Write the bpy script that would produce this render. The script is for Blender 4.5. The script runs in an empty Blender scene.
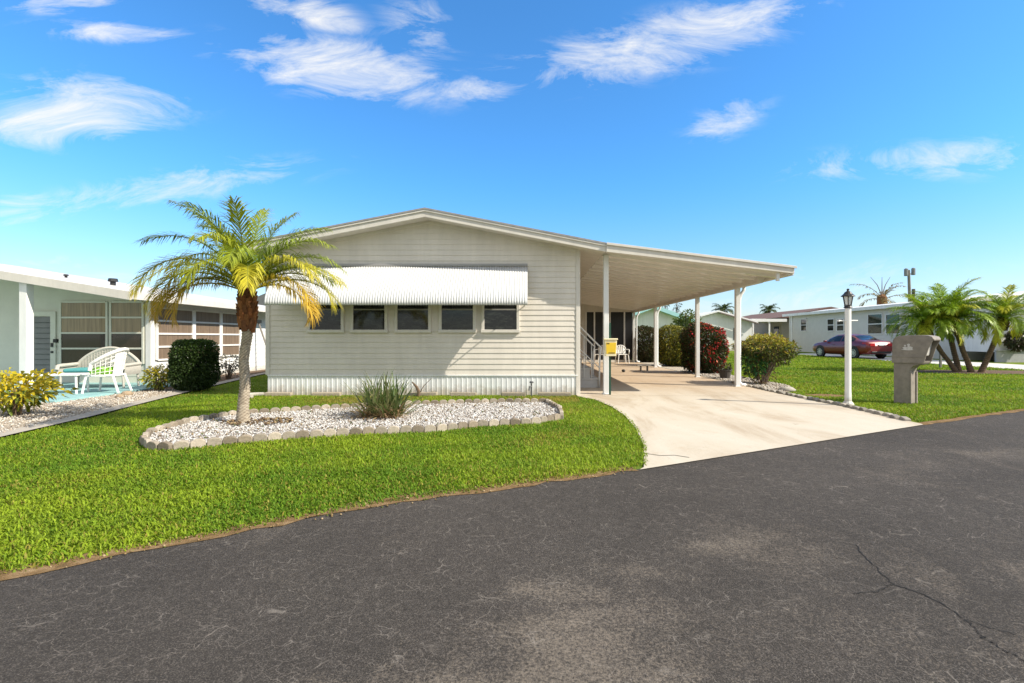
import bpy, math, random
import numpy as np
from mathutils import Vector, Matrix

rnd = random.Random(7)
nrg = np.random.default_rng(11)
scene = bpy.context.scene
COL = scene.collection
PI = math.pi

# ------------------------------------------------------------------ camera, sky, sun, exposure
CAMZ, FPX, PX, PY = 1.22, 500.0, 528.0, 337.5
cd = bpy.data.cameras.new('camera'); cam = bpy.data.objects.new('camera', cd); COL.objects.link(cam)
cam.location = (0, 0, CAMZ); cam.rotation_euler = (PI/2, 0, 0)
cd.sensor_width = 36; cd.lens = FPX/1024*36
cd.shift_x = -(PX-512)/1024; cd.shift_y = -(341.5-PY)/1024
cd.clip_start = 0.05; cd.clip_end = 3000
scene.camera = cam

SUN = Vector((1.16, -0.42, 1.0)).normalized()
SUN_STRENGTH, SKY_STRENGTH, EXPOSURE = 4.9, 0.125, 0.62
el = math.asin(SUN.z); az = math.atan2(SUN.x, SUN.y)
ld = bpy.data.lights.new('sun', 'SUN'); lo = bpy.data.objects.new('sun', ld); COL.objects.link(lo)
ld.energy = SUN_STRENGTH; ld.angle = math.radians(0.53); ld.color = (1.0, 0.93, 0.80)
lo.rotation_euler = SUN.to_track_quat('Z', 'Y').to_euler(); lo.location = (20, -8, 25)

w = bpy.data.worlds.new('World'); scene.world = w; w.use_nodes = True
def build_world():
    nt = w.node_tree; N = nt.nodes; L = nt.links; N.clear()
    def n(t, **k):
        x = N.new(t)
        for a, b in k.items(): setattr(x, a, b)
        return x
    def mth(op, a, b=None, clamp=False):
        x = n('ShaderNodeMath', operation=op, use_clamp=clamp)
        for i, q in enumerate((a, b)):
            if q is None: continue
            if isinstance(q, (int, float)): x.inputs[i].default_value = q
            else: L.new(q, x.inputs[i])
        return x.outputs[0]
    sky = n('ShaderNodeTexSky', sky_type='NISHITA', sun_disc=False)
    sky.sun_elevation = el; sky.sun_rotation = az; sky.air_density = 1.0; sky.dust_density = 0.6; sky.ozone_density = 2.5
    tint = n('ShaderNodeMix', data_type='RGBA', blend_type='MULTIPLY'); tint.inputs[0].default_value = 1
    L.new(sky.outputs[0], tint.inputs[6])
    tc = n('ShaderNodeTexCoord'); sp = n('ShaderNodeSeparateXYZ'); L.new(tc.outputs['Generated'], sp.inputs[0])
    hz = n('ShaderNodeMapRange', interpolation_type='SMOOTHSTEP'); L.new(sp.outputs[2], hz.inputs[0]); hz.inputs[1].default_value = -.02; hz.inputs[2].default_value = .31; hz.inputs[3].default_value = 0; hz.inputs[4].default_value = 1
    tm = n('ShaderNodeMix', data_type='RGBA'); L.new(hz.outputs[0], tm.inputs[0]); tm.inputs[6].default_value = (.92, .93, 1.03, 1); tm.inputs[7].default_value = (.47, 1.03, 1.42, 1)
    L.new(tm.outputs[2], tint.inputs[7])
    yy = mth('MAXIMUM', sp.outputs[1], 0.03)
    cb = n('ShaderNodeCombineXYZ'); L.new(mth('DIVIDE', sp.outputs[0], yy), cb.inputs[0]); L.new(mth('DIVIDE', sp.outputs[2], yy), cb.inputs[1])
    blobs = [(60,112,125,36,4,1.0),(340,68,120,32,-10,1.0),(285,55,90,20,-4,.55),(305,12,70,18,-14,.8),(420,30,45,40,-40,.45),
             (650,48,160,30,12,.95),(720,22,110,24,8,.8),(485,88,60,14,3,.8),(725,120,50,20,25,.6),(930,160,160,20,4,.6),
             (1000,160,60,16,10,.5),(180,185,150,18,8,.7),(270,168,50,12,-6,.5),(20,210,60,16,4,.8),(110,32,80,12,-4,.75),(60,3,60,12,0,.8),
             (40,262,70,10,-4,.55),(110,275,60,9,4,.35),(850,270,180,14,2,.25),(780,295,160,30,0,.4)]
    tot = None
    for cx, cy, a, b, ang, s in blobs:
        mp = n('ShaderNodeMapping', vector_type='TEXTURE'); L.new(cb.outputs[0], mp.inputs[0])
        mp.inputs[1].default_value = ((cx-PX)/FPX, (PY-cy)/FPX, 0); mp.inputs[2].default_value = (0, 0, math.radians(ang)); mp.inputs[3].default_value = (a/FPX, b/FPX, 1)
        ln = n('ShaderNodeVectorMath', operation='LENGTH'); L.new(mp.outputs[0], ln.inputs[0])
        mr = n('ShaderNodeMapRange', interpolation_type='SMOOTHSTEP'); L.new(ln.outputs['Value'], mr.inputs[0])
        mr.inputs[1].default_value = 1.45; mr.inputs[2].default_value = 0.0; mr.inputs[3].default_value = 0; mr.inputs[4].default_value = s
        tot = mr.outputs[0] if tot is None else mth('MAXIMUM', tot, mr.outputs[0])
    mp = n('ShaderNodeMapping'); L.new(cb.outputs[0], mp.inputs[0]); mp.inputs[2].default_value = (0, 0, math.radians(-14)); mp.inputs[3].default_value = (4.4, 12.5, 1)
    nz = n('ShaderNodeTexNoise'); L.new(mp.outputs[0], nz.inputs[0]); nz.inputs['Scale'].default_value = 1.0; nz.inputs['Detail'].default_value = 9; nz.inputs['Roughness'].default_value = .68; nz.inputs['Distortion'].default_value = .8
    v = mth('ADD', mth('MULTIPLY', tot, 0.85), mth('MULTIPLY', nz.outputs[0], 3.6))
    v = mth('MULTIPLY', mth('SUBTRACT', v, 1.93), .85, True)
    v = mth('MULTIPLY', v, mth('MINIMUM', mth('MULTIPLY', tot, 2.5), 1.0))
    # broken white cloud added out of view, behind and overhead, as neutral fill light
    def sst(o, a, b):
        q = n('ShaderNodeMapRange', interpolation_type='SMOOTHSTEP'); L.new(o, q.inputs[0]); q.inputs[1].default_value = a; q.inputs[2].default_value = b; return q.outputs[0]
    fill_cover = mth('MAXIMUM', sst(sp.outputs[1], .30, -.10), sst(sp.outputs[2], .66, .86))
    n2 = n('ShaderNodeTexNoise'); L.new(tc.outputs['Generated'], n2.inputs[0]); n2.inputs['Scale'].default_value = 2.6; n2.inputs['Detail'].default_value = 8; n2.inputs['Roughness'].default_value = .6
    v = mth('MAXIMUM', v, mth('MULTIPLY', fill_cover, sst(n2.outputs[0], .34, .54)))
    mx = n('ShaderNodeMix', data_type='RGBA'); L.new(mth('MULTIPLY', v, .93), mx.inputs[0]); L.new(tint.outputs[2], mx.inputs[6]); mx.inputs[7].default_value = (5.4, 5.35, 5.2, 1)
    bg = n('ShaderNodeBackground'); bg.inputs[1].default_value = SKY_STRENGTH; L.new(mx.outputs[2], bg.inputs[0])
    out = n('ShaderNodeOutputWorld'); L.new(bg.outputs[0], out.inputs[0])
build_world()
vs = scene.view_settings
vs.view_transform = 'Standard'; vs.look = 'None'; vs.gamma = 1; vs.use_curve_mapping = False; vs.exposure = EXPOSURE
scene.render.engine = 'CYCLES'
scene.cycles.use_denoising = True
scene.cycles.max_bounces = 8; scene.cycles.transparent_max_bounces = 8

# ------------------------------------------------------------------ helpers
def gy(v): return CAMZ*FPX/(v-PY)
def at(u, v, z=0.0):
    y = (CAMZ-z)*FPX/(v-PY); return ((u-PX)/FPX*y, y, z)
def sx(u, y): return (u-PX)/FPX*y
def sz(v, y): return CAMZ+(PY-v)/FPX*y

def root_loc(o):
    while o.parent: o = o.parent
    return Vector(o.location)

class MB:
    def __init__(s): s.v = []; s.f = []; s.c = []; s.col = (1, 1, 1)
    def add(s, vs, fs):
        b = len(s.v); s.v += [tuple(p) for p in vs]; s.f += [tuple(i+b for i in f) for f in fs]; s.c += [s.col]*len(vs)
    def box(s, c, d, rot=None):
        hx, hy, hz = d[0]/2, d[1]/2, d[2]/2
        P = [Vector((i*hx, j*hy, k*hz)) for i in (-1, 1) for j in (-1, 1) for k in (-1, 1)]
        if rot is not None: P = [rot @ p for p in P]
        s.add([p+Vector(c) for p in P], [(0,1,3,2),(4,6,7,5),(0,4,5,1),(2,3,7,6),(0,2,6,4),(1,5,7,3)])
    def b2(s, x0, x1, y0, y1, z0, z1): s.box(((x0+x1)/2, (y0+y1)/2, (z0+z1)/2), (x1-x0, y1-y0, z1-z0))
    def prism(s, poly, d0, d1, axis='y'):
        n = len(poly)
        def m(p, d): return (p[0], d, p[1]) if axis == 'y' else ((d, p[0], p[1]) if axis == 'x' else (p[0], p[1], d))
        s.add([m(p, d0) for p in poly]+[m(p, d1) for p in poly], [tuple(range(n)), tuple(range(2*n-1, n-1, -1))]+[(i, i+n, (i+1) % n+n, (i+1) % n) for i in range(n)])
    def tube(s, pts, r, n=8, cap=True):
        pts = [Vector(p) for p in pts]; R = r if isinstance(r, (list, tuple)) else [r]*len(pts)
        vs = []; prev = None
        for i, p in enumerate(pts):
            t = (pts[min(i+1, len(pts)-1)]-pts[max(i-1, 0)])
            if t.length < 1e-9: t = Vector((0, 0, 1))
            t.normalize()
            if prev is None:
                a = Vector((0, 0, 1)) if abs(t.z) < .9 else Vector((1, 0, 0)); u = t.cross(a).normalized()
            else:
                u = (prev-t*prev.dot(t)).normalized()
            prev = u; q = t.cross(u)
            vs += [p+(u*math.cos(2*PI*k/n)+q*math.sin(2*PI*k/n))*R[i] for k in range(n)]
        fs = [(i*n+k, i*n+(k+1) % n, (i+1)*n+(k+1) % n, (i+1)*n+k) for i in range(len(pts)-1) for k in range(n)]
        if cap: fs += [tuple(range(n-1, -1, -1)), tuple(range((len(pts)-1)*n, len(pts)*n))]
        s.add(vs, fs)
    def lathe(s, prof, c=(0, 0, 0), n=16, ax=None):
        vs = []
        for r, z in prof:
            for k in range(n):
                a = 2*PI*k/n; p = Vector((r*math.cos(a), r*math.sin(a), z))
                if ax is not None: p = ax @ p
                vs.append(p+Vector(c))
        fs = [(i*n+k, i*n+(k+1) % n, (i+1)*n+(k+1) % n, (i+1)*n+k) for i in range(len(prof)-1) for k in range(n)]
        s.add(vs, fs)
    def grid(s, P):
        n, m = len(P), len(P[0])
        s.add([p for r in P for p in r], [(i*m+j, i*m+j+1, (i+1)*m+j+1, (i+1)*m+j) for i in range(n-1) for j in range(m-1)])
    def build(s, name, mat, parent=None, smooth=False, bevel=0, col=False, solid=0, sub=0):
        me = bpy.data.meshes.new(name)
        off = root_loc(parent) if parent else Vector((0, 0, 0))
        me.from_pydata([Vector(p)-off for p in s.v], [], s.f); me.update()
        return finish(me, name, mat, parent, smooth, bevel, np.array(s.c) if col else None, solid, sub)

def finish(me, name, mat, parent=None, smooth=False, bevel=0, cols=None, solid=0, sub=0):
    if cols is not None:
        a = me.color_attributes.new('Col', 'FLOAT_COLOR', 'POINT')
        a.data.foreach_set('color', np.concatenate([cols, np.ones((len(cols), 1))], 1).astype(np.float32).ravel())
    if smooth: me.polygons.foreach_set('use_smooth', [True]*len(me.polygons))
    o = bpy.data.objects.new(name, me); COL.objects.link(o)
    if mat: me.materials.append(mat)
    if parent: o.parent = parent
    if solid:
        m = o.modifiers.new('solid', 'SOLIDIFY'); m.thickness = solid; m.offset = 0
    if bevel:
        m = o.modifiers.new('bevel', 'BEVEL'); m.width = bevel; m.segments = 2; m.limit_method = 'ANGLE'; m.angle_limit = math.radians(40)
    if sub:
        m = o.modifiers.new('sub', 'SUBSURF'); m.levels = sub; m.render_levels = sub
    return o

def npmesh(name, V, F, mat, parent=None, cols=None, smooth=False):
    """V (n,3), F: list of equal-width face index arrays"""
    me = bpy.data.meshes.new(name)
    off = np.array(root_loc(parent)) if parent else np.zeros(3)
    V = V-off
    me.vertices.add(len(V)); me.vertices.foreach_set('co', V.astype(np.float32).ravel())
    loops = np.concatenate([f.ravel() for f in F]); cnt = np.concatenate([np.full(len(f), f.shape[1]) for f in F])
    st = np.concatenate([[0], np.cumsum(cnt)[:-1]])
    me.loops.add(len(loops)); me.loops.foreach_set('vertex_index', loops.astype(np.int32))
    me.polygons.add(len(cnt)); me.polygons.foreach_set('loop_start', st.astype(np.int32)); me.polygons.foreach_set('loop_total', cnt.astype(np.int32))
    me.update(calc_edges=True); me.validate()
    return finish(me, name, mat, parent, smooth, 0, cols)

def tag(o, label=None, cat=None, group=None, kind=None):
    if label: o['label'] = label
    if cat: o['category'] = cat
    if group: o['group'] = group
    if kind: o['kind'] = kind
    return o
def thing(name, label, cat, loc=(0, 0, 0), group=None):
    o = bpy.data.objects.new(name, None); COL.objects.link(o); o.location = loc; o.empty_display_size = .2
    return tag(o, label, cat, group)
def dup(r, loc, rotz=0, label=None, group=None):
    kids = {}
    for o in list(COL.objects): kids.setdefault(o.parent, []).append(o)
    def cp(o, par):
        c = o.copy(); COL.objects.link(c)
        if par: c.parent = par
        for ch in kids.get(o, []): cp(ch, c)
        return c
    c = cp(r, None); c.location = loc; c.rotation_euler = (0, 0, rotz)
    if label: c['label'] = label
    if group: c['group'] = group
    return c

def inside(poly, X, Y):
    r = np.zeros(len(X), bool); n = len(poly)
    for i in range(n):
        x0, y0 = poly[i]; x1, y1 = poly[(i+1) % n]
        if y0 == y1: continue
        c = ((y0 > Y) != (y1 > Y)) & (X < (x1-x0)*(Y-y0)/(y1-y0)+x0); r ^= c
    return r
def chips(name, poly, n, size, mat, pal, z=.02, label=None):
    a = np.array(poly); lo, hi = a.min(0), a.max(0)
    X = nrg.uniform(lo[0], hi[0], n*3); Y = nrg.uniform(lo[1], hi[1], n*3)
    k = inside(poly, X, Y); X, Y = X[k][:n], Y[k][:n]; n = len(X)
    base = np.array([(1,0,0),(-1,0,0),(0,1,0),(0,-1,0),(0,0,1),(0,0,-1)], float)
    V = base[None]*nrg.uniform(.55, 1.1, (n, 6, 1))*size*nrg.uniform(.5, 1.2, (n, 1, 1))
    V[:, :, 2] *= .7
    th = nrg.uniform(0, 2*PI, n); ti = nrg.uniform(-.5, .5, n); c, s = np.cos(th), np.sin(th)
    z2 = V[:, :, 2]*np.cos(ti)[:, None]+V[:, :, 0]*np.sin(ti)[:, None]; x2 = V[:, :, 0]*np.cos(ti)[:, None]-V[:, :, 2]*np.sin(ti)[:, None]
    V = np.stack([x2*c[:, None]-V[:, :, 1]*s[:, None]+X[:, None], x2*s[:, None]+V[:, :, 1]*c[:, None]+Y[:, None], z2+z+nrg.uniform(0, size*.6, n)[:, None]], 2)
    f = np.array([(0,2,4),(2,1,4),(1,3,4),(3,0,4),(2,0,5),(1,2,5),(3,1,5),(0,3,5)])
    F = (f[None]+(np.arange(n)*6)[:, None, None]).reshape(-1, 3)
    pal = np.array(pal); C = pal[nrg.integers(0, len(pal), n)]*nrg.uniform(.8, 1.1, (n, 1))
    o = npmesh(name, V.reshape(-1, 3), [F], mat, None, np.repeat(np.clip(C, 0, .85), 6, 0))
    o['kind'] = 'stuff'; o['label'] = label; return o
# ------------------------------------------------------------------ materials
def nodes(name):
    m = bpy.data.materials.new(name); m.use_nodes = True; nt = m.node_tree
    return m, nt, nt.nodes['Principled BSDF']
def N_(nt, t, **k):
    x = nt.nodes.new(t)
    for a, b in k.items(): setattr(x, a, b)
    return x
def noise(nt, vec, scale, detail=4, rough=.55, dist=0):
    x = N_(nt, 'ShaderNodeTexNoise'); x.inputs['Scale'].default_value = scale; x.inputs['Detail'].default_value = detail
    x.inputs['Roughness'].default_value = rough; x.inputs['Distortion'].default_value = dist
    if vec is not None: nt.links.new(vec, x.inputs['Vector'])
    return x.outputs[0]
def ramp(nt, fac, stops, interp='LINEAR'):
    x = N_(nt, 'ShaderNodeValToRGB'); x.color_ramp.interpolation = interp
    e = x.color_ramp.elements
    while len(e) < len(stops): e.new(.5)
    for q, (p, c) in zip(e, stops):
        q.position = p; q.color = (*c, 1) if len(c) == 3 else c
    nt.links.new(fac, x.inputs[0]); return x.outputs[0]
def mixc(nt, fac, a, b, blend='MIX'):
    x = N_(nt, 'ShaderNodeMix', data_type='RGBA', blend_type=blend)
    for i, q in ((0, fac), (6, a), (7, b)):
        if isinstance(q, (int, float)): x.inputs[i].default_value = q
        elif isinstance(q, tuple): x.inputs[i].default_value = (*q, 1)
        else: nt.links.new(q, x.inputs[i])
    return x.outputs[2]
def bump(nt, b, h, strength=.3, dist=.01):
    x = N_(nt, 'ShaderNodeBump'); x.inputs['Strength'].default_value = strength; x.inputs['Distance'].default_value = dist
    nt.links.new(h, x.inputs['Height']); nt.links.new(x.outputs[0], b.inputs['Normal'])
def g3(v): return (v, v, v)
def mul(c, k): return tuple(min(1, x*k) for x in c)

def paint(name, c, rough=.5, var=.12, scale=2.5, spec=.4, bmp=0, bs=80, metal=0):
    m, nt, b = nodes(name)
    tc = N_(nt, 'ShaderNodeNewGeometry').outputs['Position']
    f = noise(nt, tc, scale, 6, .65)
    nt.links.new(ramp(nt, f, [(.3, mul(c, 1-var)), (.7, mul(c, 1+var*.4))]), b.inputs['Base Color'])
    b.inputs['Roughness'].default_value = rough; b.inputs['Specular IOR Level'].default_value = spec; b.inputs['Metallic'].default_value = metal
    if bmp: bump(nt, b, noise(nt, tc, bs, 4), bmp, .004)
    return m
def weathered(name, c, rough, dirt, base_dirt=0, wave=.12, dirtc=(.30, .24, .17)):
    m, nt, b = nodes(name); L = nt.links
    p = N_(nt, 'ShaderNodeNewGeometry').outputs['Position']
    mp = N_(nt, 'ShaderNodeMapping'); L.new(p, mp.inputs[0]); mp.inputs[3].default_value = (5, 5, .7)
    streak = noise(nt, mp.outputs[0], 1, 7, .7, .3); patch = noise(nt, p, 1.1, 6, .65)
    col = mixc(nt, 1, ramp(nt, streak, [(.35, mul(c, 1-dirt)), (.62, c)]), ramp(nt, patch, [(.3, g3(.90)), (.7, g3(1.04))]), 'MULTIPLY')
    if base_dirt:
        sp = N_(nt, 'ShaderNodeSeparateXYZ'); L.new(p, sp.inputs[0])
        a = N_(nt, 'ShaderNodeMath', operation='MULTIPLY_ADD'); L.new(noise(nt, p, 7, 6, .75), a.inputs[0]); a.inputs[1].default_value = -.45; L.new(sp.outputs[2], a.inputs[2])
        q = N_(nt, 'ShaderNodeMapRange'); L.new(a.outputs[0], q.inputs[0]); q.inputs[1].default_value = -.18; q.inputs[2].default_value = .0; q.inputs[3].default_value = base_dirt; q.inputs[4].default_value = 0
        col = mixc(nt, q.outputs[0], col, dirtc)
    L.new(col, b.inputs['Base Color']); b.inputs['Roughness'].default_value = rough; b.inputs['Specular IOR Level'].default_value = .35
    bump(nt, b, noise(nt, p, 2.2, 3, .5), wave, .05); return m
def leafmat(name, trans=.35, rough=.5, spec=.35):
    m, nt, b = nodes(name)
    a = N_(nt, 'ShaderNodeAttribute', attribute_name='Col')
    nt.links.new(a.outputs[0], b.inputs['Base Color']); b.inputs['Roughness'].default_value = rough; b.inputs['Specular IOR Level'].default_value = spec
    t = N_(nt, 'ShaderNodeBsdfTranslucent'); nt.links.new(a.outputs[0], t.inputs[0])
    x = N_(nt, 'ShaderNodeMixShader'); x.inputs[0].default_value = trans
    nt.links.new(b.outputs[0], x.inputs[1]); nt.links.new(t.outputs[0], x.inputs[2])
    nt.links.new(x.outputs[0], nt.nodes['Material Output'].inputs[0]); return m
def attrmat(name, rough=.85, bmp=.3, bs=60):
    m, nt, b = nodes(name)
    a = N_(nt, 'ShaderNodeAttribute', attribute_name='Col'); b.inputs['Roughness'].default_value = rough; b.inputs['Specular IOR Level'].default_value = .2
    pos = N_(nt, 'ShaderNodeNewGeometry').outputs['Position']; f = noise(nt, pos, bs, 5)
    nt.links.new(mixc(nt, 1.0, a.outputs[0], ramp(nt, f, [(.3, g3(.7)), (.7, g3(1.0))]), 'MULTIPLY'), b.inputs['Base Color'])
    bump(nt, b, f, bmp, .01); return m

M_SIDING = weathered('siding_beige', (.685, .63, .555), .45, .09)
M_TRIM = weathered('trim_cream', (.64, .60, .54), .45, .10, 0, .05)
M_WHITE = weathered('white_paint', (.76, .75, .72), .5, .10, .6, .04, (.33, .28, .2))
M_WHITEMETAL = paint('white_metal', (.70, .695, .68), .38, .07, 1.5, .5)
M_SKIRT = weathered('skirt_white', (.74, .745, .74), .5, .13, .75, .10, (.36, .30, .22))
M_CEIL = paint('carport_ceiling', (.70, .665, .615), .22, .08, 1.5, .5)
M_SHINGLE = paint('roof_shingle', (.30, .29, .285), .9, .25, 9, .2, .5, 60)
M_BROWNROOF = paint('roof_brown', (.16, .10, .085), .9, .25, 7, .2, .5, 40)
M_GREYROOF = paint('roof_grey', (.16, .165, .17), .85, .2, 5, .2)
M_TURQ = paint('turquoise_trim', (.33, .58, .60), .5, .1)
M_DARK = paint('dark_plastic', (.02, .02, .02), .5, .2)
M_GREEN_POST = paint('green_post', (.015, .06, .035), .6, .2)
M_YELLOW = paint('yellow_sheet', (.70, .47, .03), .35, .15, 8)
M_CREAM = paint('cream_plastic', (.78, .69, .45), .4, .08)
M_TAUPE = paint('taupe_plastic', (.255, .22, .185), .65, .28, 9, .3, .15, 120)
M_BADGE = paint('badge_grey', (.55, .52, .49), .6, .1)
M_BLACKMETAL = paint('lamp_metal', (.028, .025, .023), .45, .3, 20)
M_CONC = paint('step_concrete', (.50, .48, .45), .85, .15, 5, .2, .25, 60)
M_WICKER = paint('white_wicker', (.76, .75, .71), .6, .12, 30)
M_TEAL = paint('teal_cushion', (.08, .30, .30), .85, .15, 10)
M_LIME = paint('lime_cushion', (.25, .55, .05), .85, .15, 10)
M_GREENWALL = paint('pale_green_siding', (.58, .575, .49), .5, .08)
M_BEIGEWALL = paint('far_beige_wall', (.60, .57, .51), .6, .08)
M_WOOD = paint('bark', (.16, .11, .075), .9, .3, 14, .1, .6, 50)
M_TYRE = paint('tyre', (.018, .018, .018), .8, .1)
M_RIM = paint('rim_silver', (.55, .55, .56), .3, .1, 4, .5, metal=.7)
M_TAIL = paint('tail_lamp', (.38, .015, .02), .2, .1)
M_CHROME = paint('plate_white', (.65, .65, .66), .3, .1)
M_PLASTIC = paint('white_resin', (.80, .78, .74), .35, .06)
M_POLEWOOD = paint('pole_grey', (.22, .20, .18), .9, .2)
M_TERRA = paint('dark_pot', (.07, .06, .05), .7, .2)
M_SCREEN = paint('dark_screen', (.014, .013, .013), .35, .4, 3, .4)
def blindmat(name, c, k):
    m, nt, b = nodes(name); p = N_(nt, 'ShaderNodeNewGeometry').outputs['Position']
    mp = N_(nt, 'ShaderNodeMapping'); nt.links.new(p, mp.inputs[0]); mp.inputs[3].default_value = (26, 26, 1.2)
    f = noise(nt, mp.outputs[0], 1, 3); nt.links.new(ramp(nt, f, [(.3, mul(c, .6)), (.7, c)]), b.inputs['Base Color'])
    b.inputs['Roughness'].default_value = k; b.inputs['Coat Weight'].default_value = .5; b.inputs['Coat Roughness'].default_value = .05
    return m
M_BLIND = blindmat('brown_blind', (.21, .145, .095), .7)
M_BLINDTAN = blindmat('tan_blind', (.33, .245, .145), .7)
M_BLINDDARK = blindmat('dark_pane', (.035, .022, .018), .25)
def glassmat():
    m, nt, b = nodes('window_glass'); p = N_(nt, 'ShaderNodeNewGeometry').outputs['Position']
    mp = N_(nt, 'ShaderNodeMapping'); nt.links.new(p, mp.inputs[0]); mp.inputs[3].default_value = (3, 3, 9)
    f = noise(nt, mp.outputs[0], 1.5, 6, .7); nt.links.new(ramp(nt, f, [(.45, (.006, .007, .007)), (.72, (.045, .05, .042))]), b.inputs['Base Color'])
    b.inputs['Roughness'].default_value = .06; b.inputs['Specular IOR Level'].default_value = .45; return m
M_GLASS = glassmat()
def carpaint():
    m, nt, b = nodes('maroon_paint'); b.inputs['Base Color'].default_value = (.15, .015, .015, 1); b.inputs['Metallic'].default_value = .15
    b.inputs['Roughness'].default_value = .32; b.inputs['Coat Weight'].default_value = .6; b.inputs['Coat Roughness'].default_value = .08; return m
M_CAR = carpaint()
def lampglass():
    m, nt, b = nodes('lantern_glass'); b.inputs['Base Color'].default_value = (.75, .74, .70, 1); b.inputs['Roughness'].default_value = .25; b.inputs['Alpha'].default_value = .75; return m
M_LGLASS = lampglass()
M_LEAF = leafmat('leaf'); M_GRASSB = leafmat('grass_blade', .42, .6, .2); M_FROND = leafmat('palm_leaf', .35, .42, .4)
M_STONE = attrmat('stone', .85, .4, 40); M_TRUNK = attrmat('palm_trunk', .95, .5, 45); M_CHIP = attrmat('marble_chip', .8, .2, 90)

def asphalt():
    m, nt, b = nodes('asphalt'); L = nt.links
    p = N_(nt, 'ShaderNodeNewGeometry').outputs['Position']
    fine = noise(nt, p, 170, 3, .7); mid = noise(nt, p, 26, 5, .6); big = noise(nt, p, .55, 5, .6, .4)
    base = ramp(nt, fine, [(.32, (.027, .0235, .0205)), (.55, (.060, .052, .045)), (.72, (.165, .143, .124))])
    base = mixc(nt, 1, base, ramp(nt, mid, [(.3, g3(.8)), (.7, g3(1.15))]), 'MULTIPLY')
    # worn patches where the sealcoat is gone
    mp = N_(nt, 'ShaderNodeMapping'); L.new(p, mp.inputs[0]); mp.inputs[1].default_value = (0, 0, 0)
    worn = noise(nt, mp.outputs[0], 1.05, 8, .72, .6)
    # the sealcoat is worn through in a few spots of the wheel track
    nw = N_(nt, 'ShaderNodeTexNoise'); L.new(p, nw.inputs[0]); nw.inputs['Scale'].default_value = 1.6; nw.inputs['Detail'].default_value = 6
    wq = N_(nt, 'ShaderNodeVectorMath', operation='MULTIPLY_ADD'); L.new(nw.outputs['Color'], wq.inputs[0]); wq.inputs[1].default_value = (1.3, 1.3, 0)
    pq = N_(nt, 'ShaderNodeVectorMath', operation='SUBTRACT'); L.new(p, pq.inputs[0]); pq.inputs[1].default_value = (.65, .65, 0); L.new(pq.outputs[0], wq.inputs[2])
    wear = None
    for wx, wy, a_, b_, st_ in ((.10, 1.85, 1.1, .5, .20), (2.3, 2.3, 1.5, .6, .06), (-.55, 1.6, .6, .35, .17), (1.2, 2.9, 1.4, .3, .06), (4.5, 5.0, 1.6, .5, .05)):
        mq = N_(nt, 'ShaderNodeMapping', vector_type='TEXTURE'); L.new(wq.outputs[0], mq.inputs[0]); mq.inputs[1].default_value = (wx, wy, 0); mq.inputs[2].default_value = (0, 0, .47); mq.inputs[3].default_value = (a_, b_, 1)
        lq = N_(nt, 'ShaderNodeVectorMath', operation='LENGTH'); L.new(mq.outputs[0], lq.inputs[0])
        tr = N_(nt, 'ShaderNodeMapRange', interpolation_type='SMOOTHSTEP'); L.new(lq.outputs['Value'], tr.inputs[0]); tr.inputs[1].default_value = 1.5; tr.inputs[2].default_value = 0; tr.inputs[3].default_value = -.10; tr.inputs[4].default_value = st_
        if wear is None: wear = tr.outputs[0]
        else:
            mxx = N_(nt, 'ShaderNodeMath', operation='MAXIMUM'); L.new(wear, mxx.inputs[0]); L.new(tr.outputs[0], mxx.inputs[1]); wear = mxx.outputs[0]
    a = N_(nt, 'ShaderNodeMath', operation='ADD'); L.new(worn, a.inputs[0]); L.new(wear, a.inputs[1])
    b2 = N_(nt, 'ShaderNodeMath', operation='MULTIPLY_ADD'); L.new(noise(nt, p, 75, 4, .8), b2.inputs[0]); b2.inputs[1].default_value = 1.25; L.new(a.outputs[0], b2.inputs[2])
    sc2 = N_(nt, 'ShaderNodeMath', operation='MULTIPLY'); L.new(b2.outputs[0], sc2.inputs[0]); sc2.inputs[1].default_value = .6
    wm = ramp(nt, sc2.outputs[0], [(.70, g3(0)), (.87, g3(.85))])
    base = mixc(nt, wm, base, (.20, .165, .13))
    # fine pale crazing
    wv = N_(nt, 'ShaderNodeVectorMath', operation='MULTIPLY_ADD'); nn = N_(nt, 'ShaderNodeTexNoise'); L.new(p, nn.inputs[0]); nn.inputs['Scale'].default_value = 9; nn.inputs['Detail'].default_value = 5
    L.new(nn.outputs['Color'], wv.inputs[0]); wv.inputs[1].default_value = (.12, .12, 0); L.new(p, wv.inputs[2])
    crk = None
    for sc_, wd, lo, hi, seed in ((8.5, .015, .47, .57, 0), (17, .024, .48, .6, 5)):
        vo = N_(nt, 'ShaderNodeTexVoronoi', feature='DISTANCE_TO_EDGE'); L.new(wv.outputs[0], vo.inputs['Vector']); vo.inputs['Scale'].default_value = sc_
        line = ramp(nt, vo.outputs['Distance'], [(0, g3(1)), (wd, g3(0))])
        msk = ramp(nt, noise(nt, p, 3.1+seed*.31, 5, .75), [(lo, g3(0)), (hi, g3(.55))])
        base = mixc(nt, mixc(nt, 1, line, msk, 'MULTIPLY'), base, (.27, .235, .20))
    base = mixc(nt, 1, base, ramp(nt, big, [(.3, g3(.82)), (.7, g3(1.12))]), 'MULTIPLY')
    L.new(base, b.inputs['Base Color']); b.inputs['Roughness'].default_value = .88; b.inputs['Specular IOR Level'].default_value = .15
    bump(nt, b, fine, .7, .008); return m
M_ASPHALT = asphalt()
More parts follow.
